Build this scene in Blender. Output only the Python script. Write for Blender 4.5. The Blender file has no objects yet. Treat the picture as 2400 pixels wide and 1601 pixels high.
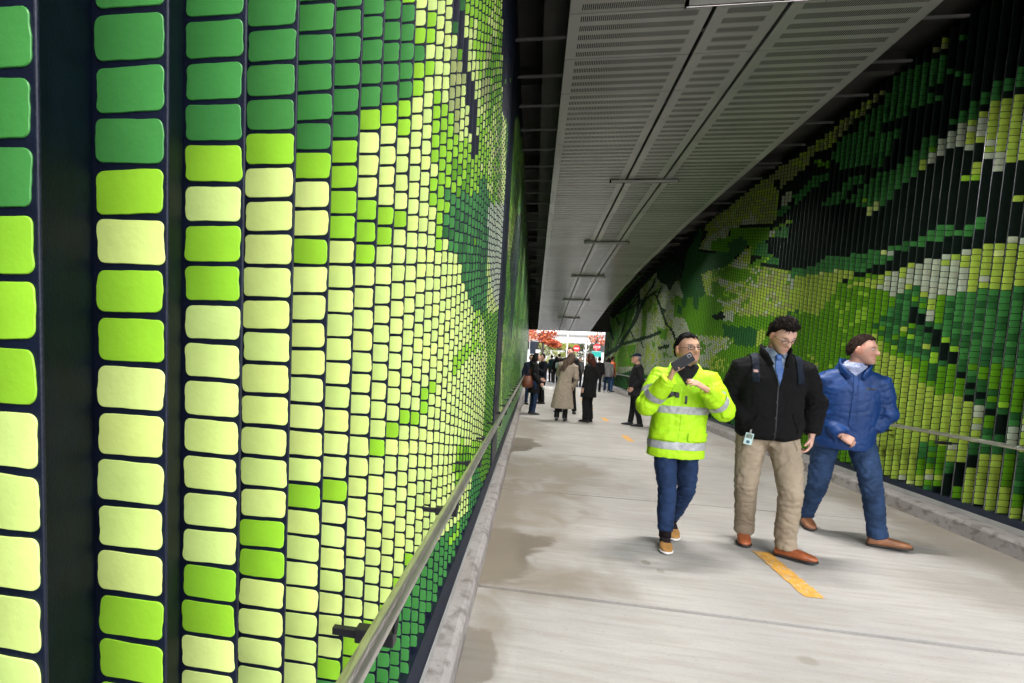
import bpy, bmesh, math, random
import numpy as np
from mathutils import Vector, Matrix, noise
R = math.radians
random.seed(7); rng = np.random.default_rng(11)
S = bpy.context.scene
COL = S.collection

# ------------------------------------------------------------------ camera
CAM_H = 1.45
F_PX = 1200.0                                   # focal length in pixels of a 2400 px wide frame (18 mm)
_ps, _th, _ro = R(9.5), R(4.5), R(2.7)
cF = Vector((-math.sin(_ps)*math.cos(_th), math.cos(_ps)*math.cos(_th), -math.sin(_th)))
_r = cF.cross(Vector((0, 0, 1))).normalized(); _u = _r.cross(cF)
cR = _r*math.cos(_ro) + _u*math.sin(_ro); cU = -_r*math.sin(_ro) + _u*math.cos(_ro)
PPX, PPY = 1045.343, 925.848
camd = bpy.data.cameras.new('camera'); cam = bpy.data.objects.new('camera', camd); COL.objects.link(cam)
m = Matrix.Identity(4)
for i in range(3):
    m[i][0] = cR[i]; m[i][1] = cU[i]; m[i][2] = -cF[i]
m.translation = Vector((0, 0, CAM_H)); cam.matrix_world = m
camd.sensor_width = 36.0; camd.lens = 18.0
camd.shift_x = (1200-PPX)/2400; camd.shift_y = (PPY-800.5)/2400
camd.clip_start = 0.02; camd.clip_end = 600
S.camera = cam

# ------------------------------------------------------------------ world, sun, exposure
SUN_EL, SUN_AZ = R(56), R(164)                  # azimuth clockwise from +Y (north): behind the photographer
w = bpy.data.worlds.new('World'); S.world = w; w.use_nodes = True
nt = w.node_tree; nt.nodes.clear()
sky = nt.nodes.new('ShaderNodeTexSky'); sky.sky_type = 'NISHITA'; sky.sun_disc = False
sky.sun_elevation = SUN_EL; sky.sun_rotation = SUN_AZ
sky.air_density = 1.0; sky.dust_density = 1.5; sky.ozone_density = 1.0
hs = nt.nodes.new('ShaderNodeHueSaturation'); hs.inputs['Saturation'].default_value = 0.22   # overcast: nearly grey sky
bg = nt.nodes.new('ShaderNodeBackground'); bg.inputs['Strength'].default_value = 0.15
wo = nt.nodes.new('ShaderNodeOutputWorld')
nt.links.new(sky.outputs[0], hs.inputs['Color']); nt.links.new(hs.outputs[0], bg.inputs[0]); nt.links.new(bg.outputs[0], wo.inputs[0])
sd = bpy.data.lights.new('sun', 'SUN'); sd.energy = 0.55; sd.angle = R(38); sd.color = (1.0, 0.96, 0.9)
so = bpy.data.objects.new('sun', sd); COL.objects.link(so)
_d = Vector((math.sin(SUN_AZ)*math.cos(SUN_EL), math.cos(SUN_AZ)*math.cos(SUN_EL), math.sin(SUN_EL)))
so.rotation_euler = _d.to_track_quat('Z', 'Y').to_euler()
so.location = _d*50
S.view_settings.view_transform = 'Standard'; S.view_settings.look = 'None'
S.view_settings.gamma = 1.0; S.view_settings.use_curve_mapping = False
S.view_settings.exposure = 2.05
ADDED_GLOW = 370.0                                     # glow added to the unlit strip lights to brighten the underpass
S.render.engine = 'CYCLES'
S.cycles.max_bounces = 9; S.cycles.diffuse_bounces = 8; S.cycles.glossy_bounces = 4
S.cycles.use_denoising = True
S.cycles.sample_clamp_indirect = 8.0
S.cycles.caustics_reflective = False; S.cycles.caustics_refractive = False

# ------------------------------------------------------------------ materials
def nodes_of(mt):
    mt.use_nodes = True
    return mt.node_tree, mt.node_tree.nodes['Principled BSDF']
def mat(name, col, rough=0.6, metal=0.0, spec=0.5, var=0.0, vscale=8.0, bump=0.0, bscale=60.0, stretch=(1, 1, 1), attr=False, coat=0.0):
    mt = bpy.data.materials.new(name); t, b = nodes_of(mt); L = t.links
    b.inputs['Roughness'].default_value = rough; b.inputs['Metallic'].default_value = metal
    b.inputs['Specular IOR Level'].default_value = spec
    if coat: b.inputs['Coat Weight'].default_value = coat
    tc = t.nodes.new('ShaderNodeTexCoord'); mp = t.nodes.new('ShaderNodeMapping'); mp.inputs['Scale'].default_value = stretch
    L.new(tc.outputs['Object'], mp.inputs[0])
    src = None
    if attr:
        a = t.nodes.new('ShaderNodeAttribute'); a.attribute_name = 'Col'; src = a.outputs['Color']
    if var > 0:
        n = t.nodes.new('ShaderNodeTexNoise'); n.inputs['Scale'].default_value = vscale; n.inputs['Detail'].default_value = 5
        L.new(mp.outputs[0], n.inputs['Vector'])
        r = t.nodes.new('ShaderNodeMapRange'); r.inputs['From Min'].default_value = 0.3; r.inputs['From Max'].default_value = 0.7
        r.inputs['To Min'].default_value = 1-var; r.inputs['To Max'].default_value = 1+var
        L.new(n.outputs[0], r.inputs[0])
        mx = t.nodes.new('ShaderNodeVectorMath'); mx.operation = 'SCALE'
        if src: L.new(src, mx.inputs[0])
        else: mx.inputs[0].default_value = col[:3]
        L.new(r.outputs[0], mx.inputs['Scale']); L.new(mx.outputs[0], b.inputs['Base Color'])
    elif src: L.new(src, b.inputs['Base Color'])
    else: b.inputs['Base Color'].default_value = (*col[:3], 1)
    if bump > 0:
        n = t.nodes.new('ShaderNodeTexNoise'); n.inputs['Scale'].default_value = bscale; n.inputs['Detail'].default_value = 4
        L.new(mp.outputs[0], n.inputs['Vector'])
        bp = t.nodes.new('ShaderNodeBump'); bp.inputs['Strength'].default_value = bump; bp.inputs['Distance'].default_value = 0.01
        L.new(n.outputs[0], bp.inputs['Height']); L.new(bp.outputs[0], b.inputs['Normal'])
    return mt
M = {}
M['navy'] = mat('navy_gloss_paint', (0.005, 0.008, 0.020), 0.42, spec=0.35, var=0.3, vscale=20, bump=0.12, bscale=240)
M['return'] = mat('navy_return_face', (0.0035, 0.006, 0.016), 0.6, spec=0.04, var=0.3, vscale=20, bump=0.12, bscale=240)
M['night'] = mat('green_black_gloss_paint', (0.0065, 0.013, 0.0095), 0.35, spec=0.3, var=0.3, vscale=20, bump=0.06, bscale=220)
M['edge'] = mat('glint_edge_metal', (0.30, 0.31, 0.34), 0.22, metal=1.0)  # bright metal standing in for sky glints on the near strip edges
M['black_soil'] = mat('joint_filler', (0.012, 0.011, 0.010), 0.9)
M['tile'] = mat('tile_paint', (1, 1, 1), 0.34, spec=0.45, var=0.05, vscale=25, bump=0.05, bscale=140, attr=True)
M['steel'] = mat('brushed_steel', (0.56, 0.54, 0.51), 0.3, metal=0.92, var=0.12, vscale=14, bump=0.02, bscale=300)
M['dark_metal'] = mat('dark_metal', (0.01, 0.01, 0.013), 0.45, var=0.2)
M['bar'] = mat('hanger_bar_metal', (0.065, 0.062, 0.06), 0.6, var=0.15)
M['grey_metal'] = mat('grey_metal', (0.30, 0.30, 0.29), 0.5, spec=0.5, var=0.15, vscale=4)
M['deck'] = mat('dark_deck', (0.035, 0.034, 0.032), 0.8, var=0.35, vscale=1.5, bump=0.1)
M['yellow_paint'] = mat('yellow_road_paint', (0.58, 0.29, 0.03), 0.75, var=0.25, vscale=14, bump=0.1, bscale=120)
def worn(mt, base):
    t, b = nodes_of(mt); L = t.links; tc = t.nodes.new('ShaderNodeTexCoord'); n = t.nodes.new('ShaderNodeTexNoise'); n.inputs['Scale'].default_value = 38; n.inputs['Detail'].default_value = 8; n.inputs['Roughness'].default_value = .75
    L.new(tc.outputs['Object'], n.inputs['Vector']); r = t.nodes.new('ShaderNodeMapRange'); r.inputs[1].default_value = .52; r.inputs[2].default_value = .60; L.new(n.outputs[0], r.inputs[0])
    x = t.nodes.new('ShaderNodeMix'); x.data_type = 'RGBA'; old = b.inputs['Base Color'].links[0].from_socket; L.new(r.outputs[0], x.inputs[0]); L.new(old, x.inputs[6]); x.inputs[7].default_value = (*base, 1); L.new(x.outputs[2], b.inputs['Base Color'])
worn(M['yellow_paint'], (.42, .38, .32))
M['white'] = mat('white_paint', (0.75, 0.75, 0.74), 0.5, var=0.05)
M['red'] = mat('red_sign_paint', (0.55, 0.015, 0.02), 0.4, var=0.05)
M['teal'] = mat('green_sign_paint', (0.02, 0.32, 0.28), 0.4, var=0.05)
M['banner'] = mat('slate_banner_cloth', (0.03, 0.04, 0.065), 0.7, var=0.1)

def concrete(name, base, dark, kerb=False, blots=()):
    mt = bpy.data.materials.new(name); t, b = nodes_of(mt); L = t.links; N = t.nodes.new
    tc = N('ShaderNodeTexCoord')
    def nz(scale, st=(1, 1, 1), det=6, dist=0.0):
        mp = N('ShaderNodeMapping'); mp.inputs['Scale'].default_value = st; L.new(tc.outputs['Object'], mp.inputs[0])
        n = N('ShaderNodeTexNoise'); n.inputs['Scale'].default_value = scale; n.inputs['Detail'].default_value = det
        n.inputs['Distortion'].default_value = dist; L.new(mp.outputs[0], n.inputs['Vector']); return n.outputs[0]
    def rng_(x, a, b_, c, d):
        r = N('ShaderNodeMapRange'); r.inputs[1].default_value = a; r.inputs[2].default_value = b_; r.inputs[3].default_value = c; r.inputs[4].default_value = d
        L.new(x, r.inputs[0]); return r.outputs[0]
    def mix(f, a, c):
        x = N('ShaderNodeMix'); x.data_type = 'RGBA'
        if isinstance(f, float): x.inputs[0].default_value = f
        else: L.new(f, x.inputs[0])
        for s_, v in ((6, a), (7, c)):
            if isinstance(v, tuple): x.inputs[s_].default_value = (*v, 1)
            else: L.new(v, x.inputs[s_])
        return x.outputs[2]
    def mul(a, c):
        x = N('ShaderNodeMath'); x.operation = 'MULTIPLY'; L.new(a, x.inputs[0])
        if isinstance(c, float): x.inputs[1].default_value = c
        else: L.new(c, x.inputs[1])
        return x.outputs[0]
    c = mix(rng_(nz(0.9), 0.35, 0.65, 0, 1), base, tuple(v*0.78 for v in base))
    c = mix(rng_(nz(2.2, (1, 9, 1) if not kerb else (1, 1, 1), 8), 0.42, 0.75, 0, 0.55), c, tuple(v*0.62*k for v, k in zip(base, (1.0, .93, .84))))
    c = mix(rng_(nz(30, (1, 6, 1) if not kerb else (1, 1, 1), 3), 0.5, 0.8, 0, 0.4), c, tuple(v*0.55 for v in base))
    c = mix(rng_(nz(60, (1, 1, 1), 2), 0.66, 0.74, 0, 0.5), c, tuple(v*0.35 for v in base))
    if kerb:
        c = mix(rng_(nz(10, (1, 1, 1.5), 9, 0.3), 0.50, 0.70, 0, 0.75), c, dark)
    # dirt and wet patches with shapes of their own: (x, y, radius x, radius y, strength)
    sp = N('ShaderNodeSeparateXYZ'); L.new(tc.outputs['Object'], sp.inputs[0])
    wob = rng_(nz(2.2, (1, 1, 1), 10, 0.8), 0.3, 0.7, -0.75, 0.75)
    for (x, y, rx, ry, st, edge, colr) in blots:
        def ax(o, c0, r0):
            a = N('ShaderNodeMath'); a.operation = 'MULTIPLY_ADD'; L.new(o, a.inputs[0]); a.inputs[1].default_value = 1/r0; a.inputs[2].default_value = -c0/r0
            p = N('ShaderNodeMath'); p.operation = 'POWER'
            ab = N('ShaderNodeMath'); ab.operation = 'ABSOLUTE'; L.new(a.outputs[0], ab.inputs[0]); L.new(ab.outputs[0], p.inputs[0]); p.inputs[1].default_value = 2.0
            return p.outputs[0]
        s_ = N('ShaderNodeMath'); s_.operation = 'ADD'; L.new(ax(sp.outputs[0], x, rx), s_.inputs[0]); L.new(ax(sp.outputs[1], y, ry), s_.inputs[1])
        s2 = N('ShaderNodeMath'); s2.operation = 'ADD'; L.new(s_.outputs[0], s2.inputs[0]); L.new(wob, s2.inputs[1])
        c = mix(rng_(s2.outputs[0], 1.0-edge, 1.0+edge, st, 0.0), c, colr)
    L.new(c, b.inputs['Base Color']); b.inputs['Roughness'].default_value = 0.72; b.inputs['Specular IOR Level'].default_value = 0.35
    bp = N('ShaderNodeBump'); bp.inputs['Strength'].default_value = 0.25; bp.inputs['Distance'].default_value = 0.004
    L.new(nz(70, (0.6, 8, 1) if not kerb else (1, 1, 1), 3), bp.inputs['Height']); L.new(bp.outputs[0], b.inputs['Normal'])
    return mt
WET = (0.062, 0.050, 0.034); BROWN = (0.20, 0.17, 0.13)
BLOTS = [(-0.22, 3.75, 0.42, 0.62, 0.9, 0.22, WET), (-0.22, 3.9, 0.7, 0.9, 0.5, 0.6, BROWN), (-0.15, 8.75, 0.30, 0.75, 0.85, 0.18, WET), (-0.28, 2.35, 0.16, 0.28, 0.6, 0.15, WET),
         (0.1, 3.35, 0.45, 0.28, 0.7, 0.8, BROWN), (0.0, 5.2, 0.6, 0.8, 0.7, 0.7, BROWN), (0.1, 6.7, 0.9, 0.9, 0.7, 0.7, BROWN), (-.1, 10.5, .5, 2.0, .6, .7, BROWN), (-.2, 4.6, .15, 2.5, .6, .6, BROWN),
         (3.95, 5.2, 0.5, 1.6, 0.6, 0.7, BROWN), (3.8, 8.0, 0.5, 2.5, 0.5, 0.7, BROWN), (3.2, 4.0, 0.5, 0.35, 0.35, 0.8, BROWN), (4.0, 3.4, .4, .8, .45, .7, BROWN),
         (0.9, 3.86, 0.035, 0.05, 0.6, 0.3, BROWN), (0.97, 3.72, 0.03, 0.04, 0.5, 0.3, BROWN), (1.45, 2.75, 0.06, 0.05, 0.5, 0.3, BROWN), (0.55, 5.0, 0.06, 0.06, 0.5, 0.3, BROWN)]
M['path'] = concrete('broomed_concrete', (0.415, 0.40, 0.378), WET, blots=BLOTS)
M['kerb'] = concrete('stained_kerb_concrete', (0.33, 0.31, 0.30), (0.085, 0.07, 0.06), kerb=True)

# ------------------------------------------------------------------ object helpers
def tag(o, label=None, cat=None, group=None, kind=None):
    if label: o['label'] = label
    if cat: o['category'] = cat
    if group: o['group'] = group
    if kind: o['kind'] = kind
    return o
def empty(name, loc=(0, 0, 0)):
    o = bpy.data.objects.new(name, None); COL.objects.link(o); o.location = loc; o.empty_display_size = 0.1; return o
def link(name, me, parent=None, mats=(), smooth=False):
    o = bpy.data.objects.new(name, me); COL.objects.link(o)
    for x in mats: me.materials.append(x)
    if smooth: me.polygons.foreach_set('use_smooth', [True]*len(me.polygons))
    if parent:
        o.parent = parent; o.matrix_parent_inverse = Matrix.Translation(-parent.location) if parent.parent is None else Matrix.Identity(4)
    return o
def bm_obj(name, bm, mt, parent=None, smooth=False):
    bmesh.ops.recalc_face_normals(bm, faces=bm.faces[:])
    me = bpy.data.meshes.new(name); bm.to_mesh(me); bm.free()
    return link(name, me, parent, mt if isinstance(mt, (list, tuple)) else [mt], smooth)
def box(bm, x0, x1, y0, y1, z0, z1, bevel=0.0, M_=None):
    n0 = len(bm.verts)
    r = bmesh.ops.create_cube(bm, size=1.0)
    vs = r['verts']
    for v in vs:
        v.co = Vector(((x0+x1)/2+v.co.x*(x1-x0), (y0+y1)/2+v.co.y*(y1-y0), (z0+z1)/2+v.co.z*(z1-z0)))
    if bevel > 0:
        es = list({e for v in vs for e in v.link_edges})
        vs = [x for x in bmesh.ops.bevel(bm, geom=es, offset=bevel, segments=2, affect='EDGES', profile=0.7)['verts']] + [v for v in vs if v.is_valid]
    if M_ is not None:
        for v in set(vs): v.co = M_ @ v.co
def frame(d, up=Vector((0, 0, 1))):
    d = d.normalized()
    if abs(d.dot(up)) > 0.97: up = Vector((0, 1, 0))
    a = d.cross(up).normalized(); return a, a.cross(d).normalized()
def loft(bm, rings, cap=True):
    vr = [[bm.verts.new(p) for p in r] for r in rings]; n = len(vr[0])
    for a, b in zip(vr, vr[1:]):
        for i in range(n): bm.faces.new((a[i], a[(i+1) % n], b[(i+1) % n], b[i]))
    if cap: bm.faces.new(vr[0][::-1]); bm.faces.new(vr[-1])
def ering(c, a, b, n=16, e=1.0):
    out = []
    for i in range(n):
        t = 2*math.pi*i/n; cs, sn = math.cos(t), math.sin(t)
        if e != 1.0: cs = math.copysign(abs(cs)**e, cs); sn = math.copysign(abs(sn)**e, sn)
        out.append(c + a*cs + b*sn)
    return out
def tube(bm, pts, rad, n=12, up=Vector((0, 0, 1)), flat=1.0, cap=True):
    pts = [Vector(p) for p in pts]; rings = []; pa = None
    for i, p in enumerate(pts):
        d = (pts[min(i+1, len(pts)-1)] - pts[max(i-1, 0)])
        a, b = frame(d, up)
        if pa is not None and a.dot(pa) < 0: a, b = -a, -b
        pa = a
        r = rad[i] if isinstance(rad, (list, tuple)) else rad
        rings.append(ering(p, a*r, b*r*flat, n))
    loft(bm, rings, cap)
def ball(bm, c, r, M_=None, seg=16):
    rr = r if isinstance(r, (tuple, list)) else (r, r, r)
    mt = Matrix.Translation(c) @ (M_ if M_ is not None else Matrix.Identity(4)) @ Matrix.Diagonal((*rr, 1))
    bmesh.ops.create_uvsphere(bm, u_segments=seg, v_segments=max(6, seg*2//3), radius=1, matrix=mt)
# ------------------------------------------------------------------ path, kerbs, markings, ground
Y_END = 31.0                                    # the far mouth of the underpass
bm = bmesh.new(); box(bm, -200, 200, -120, 300, -0.6, -0.10)
g = bm_obj('ground', bm, M['kerb']); g['kind'] = 'structure'
bm = bmesh.new()
joints = [-9.3, -6.9, -4.5, -2.1, 0.7, 3.12, 5.66, 7.98, 10.3] + [10.3+2.4*i for i in range(1, 13)]
for a, b in zip(joints, joints[1:]):
    r = bmesh.ops.create_cube(bm, size=1.0); sk = 0.012
    for v in r['verts']:
        x = -0.262 if v.co.x < 0 else 4.002
        gp = .008 if abs((a if v.co.y < 0 else b)-3.12) > .1 else .019
        yy = a+gp if v.co.y < 0 else b-gp
        v.co = Vector((x, yy-sk*(x-1.9) + (0.03*(x-1.9) if abs((a if v.co.y < 0 else b)-5.66) < .1 else 0), 0 if v.co.z > 0 else -0.1))
o = bm_obj('path', bm, M['path']); o['kind'] = 'structure'
bm = bmesh.new(); box(bm, -0.27, 4.01, -9.2, 38.9, -0.099, -0.062)
o = bm_obj('path_bedding', bm, M['black_soil']); o['kind'] = 'structure'
bm = bmesh.new(); box(bm, -60, 60, 39.3, 49, -0.09, 0.0)
o = bm_obj('road', bm, mat('pale_asphalt', (0.16, 0.16, 0.16), 0.8, var=0.2, vscale=3)); o['kind'] = 'structure'
bm = bmesh.new(); box(bm, -30, -0.45, 31.6, 38.9, -0.09, 0.0); box(bm, 4.6, 40, 33.2, 38.9, -0.09, 0.0); box(bm, -30, 40, 49.1, 56, -0.09, 0.02)
o = bm_obj('pavement', bm, M['path']); o['kind'] = 'structure'
for nm, x0, x1, x2, zt in (('left_curb', -0.262, -0.40, -0.62, 0.125), ('right_curb', 4.002, 4.20, 4.42, 0.145)):
    bm = bmesh.new(); s = 1 if x2 > x0 else -1; ny = 160
    prof = [(x0, -0.02), (x0+s*0.004, zt-0.03), (x0+s*0.018, zt-0.008), (x0+s*0.035, zt), (x2, zt+0.004), (x2, -0.02)]
    rows = []
    for i in range(ny+1):
        y = -9+(Y_END+2.2+9)*i/ny
        rows.append([bm.verts.new((px+0.004*noise.noise(Vector((y*2.3, px*9, 1))), y, pz+(0.004*noise.noise(Vector((y*3.1, px*7, 5))) if pz > 0 else 0))) for px, pz in prof])
    for a, b in zip(rows, rows[1:]):
        for j in range(len(prof)-1): bm.faces.new((a[j], a[j+1], b[j+1], b[j]))
    bm.faces.new(rows[0]); bm.faces.new(rows[-1][::-1])
    o = bm_obj(nm, bm, M['kerb'], smooth=False); o['kind'] = 'structure'
for i in range(12):
    y0 = 3.55+3.16*i-(0.0 if i else 0)
    bm = bmesh.new()
    n = 40; L_ = []; R_ = []
    for j in range(n+1):
        yy = y0+0.80*j/n
        L_.append(bm.verts.new((1.812+random.uniform(-.006, .006), yy, 0.004))); R_.append(bm.verts.new((1.938+random.uniform(-.006, .006), yy, 0.004)))
    for j in range(n): bm.faces.new((L_[j], R_[j], R_[j+1], L_[j+1]))
    o = bm_obj('path_marking', bm, M['yellow_paint']); o['kind'] = 'structure'

# ------------------------------------------------------------------ the mural: where which colour was painted
PAL = {'P': (.66, .82, .25), 'L': (.30, .62, .035), 'G': (.055, .25, .055), 'M': (.125, .36, .012), 'Y': (.42, .60, .075), 'O': (.36, .42, .15),
       'W': (.50, .58, .41), 'D': (.010, .045, .018), 'g': (.03, .145, .035), 'N': None}
MIX = {'YW': 'YYYYWWW', 'YO': 'YYOO', 'Gn': 'GGGGGg', 'Gs': 'NNNNNNG', 'WP': 'WWP', 'Yw': 'YYYYYYYPW', 'ML': 'MMML', 'YWl': 'YYYYWWWM', 'Yw1': 'YYYYYYYYPW',
       'Gl': 'ggggGGGGgggM', 'MG': 'MMG', 'YM': 'YYMM', 'WY': 'WWY', 'WG': 'WWG', 'Gm': 'GGgM', 'OYW': 'OOOYYOW', 'WO': 'WWWO', 'LY': 'LMY', 'GD': 'ggggg', 'YOL': 'YYYYOYWM',
       'WOM': 'WWWWOYM', 'MDO': 'MMGO', 'MO': 'MMO', 'ND': 'NDDD', 'DM': 'DgM', 'YWM': 'YYWWM', 'OP': 'OOP', 'Lm': 'LLM', 'LP': 'LLPL', 'OL': 'OOMLP', 'LM': 'LM', 'Nl': 'NNNNNM', 'GL': 'gggNM', 'SG': 'gDgMMgMO'}
def crop(x0, y0, s): return lambda p: [(x0+a*s, y0+b*s) for a, b in p]
cA = crop(1400, 560, 300/1568); cB = crop(1560, 340, 400/1568); cC = crop(1860, 100, 540/1568); cD = crop(1860, 560, 540/1568)
cE = crop(1640, 640, 300/1568); cFx = crop(2040, 900, 360/1344); cK = crop(700, 0, 600/1568); cL = crop(700, 500, 600/1568); cM = crop(700, 1000, 600/1566); cS = crop(0, 0, 1)
def pol(c, k, s): 
    v = [float(t) for t in s.replace(',', ' ').split()]
    return (k, c(list(zip(v[::2], v[1::2]))))
def stroke(c, k, wd, s):
    v = [float(t) for t in s.replace(',', ' ').split()]; p = list(zip(v[::2], v[1::2])); out = []
    for (a, b), (d, e) in zip(p, p[1:]):
        l = math.hypot(d-a, e-b); nx, ny = -(e-b)/l*wd/2, (d-a)/l*wd/2; tx, ty = (d-a)/l*wd*.3, (e-b)/l*wd*.3
        out.append((k, c([(a+nx-tx, b+ny-ty), (d+nx+tx, e+ny+ty), (d-nx+tx, e-ny+ty), (a-nx-tx, b-ny-ty)])))
    return out
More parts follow.
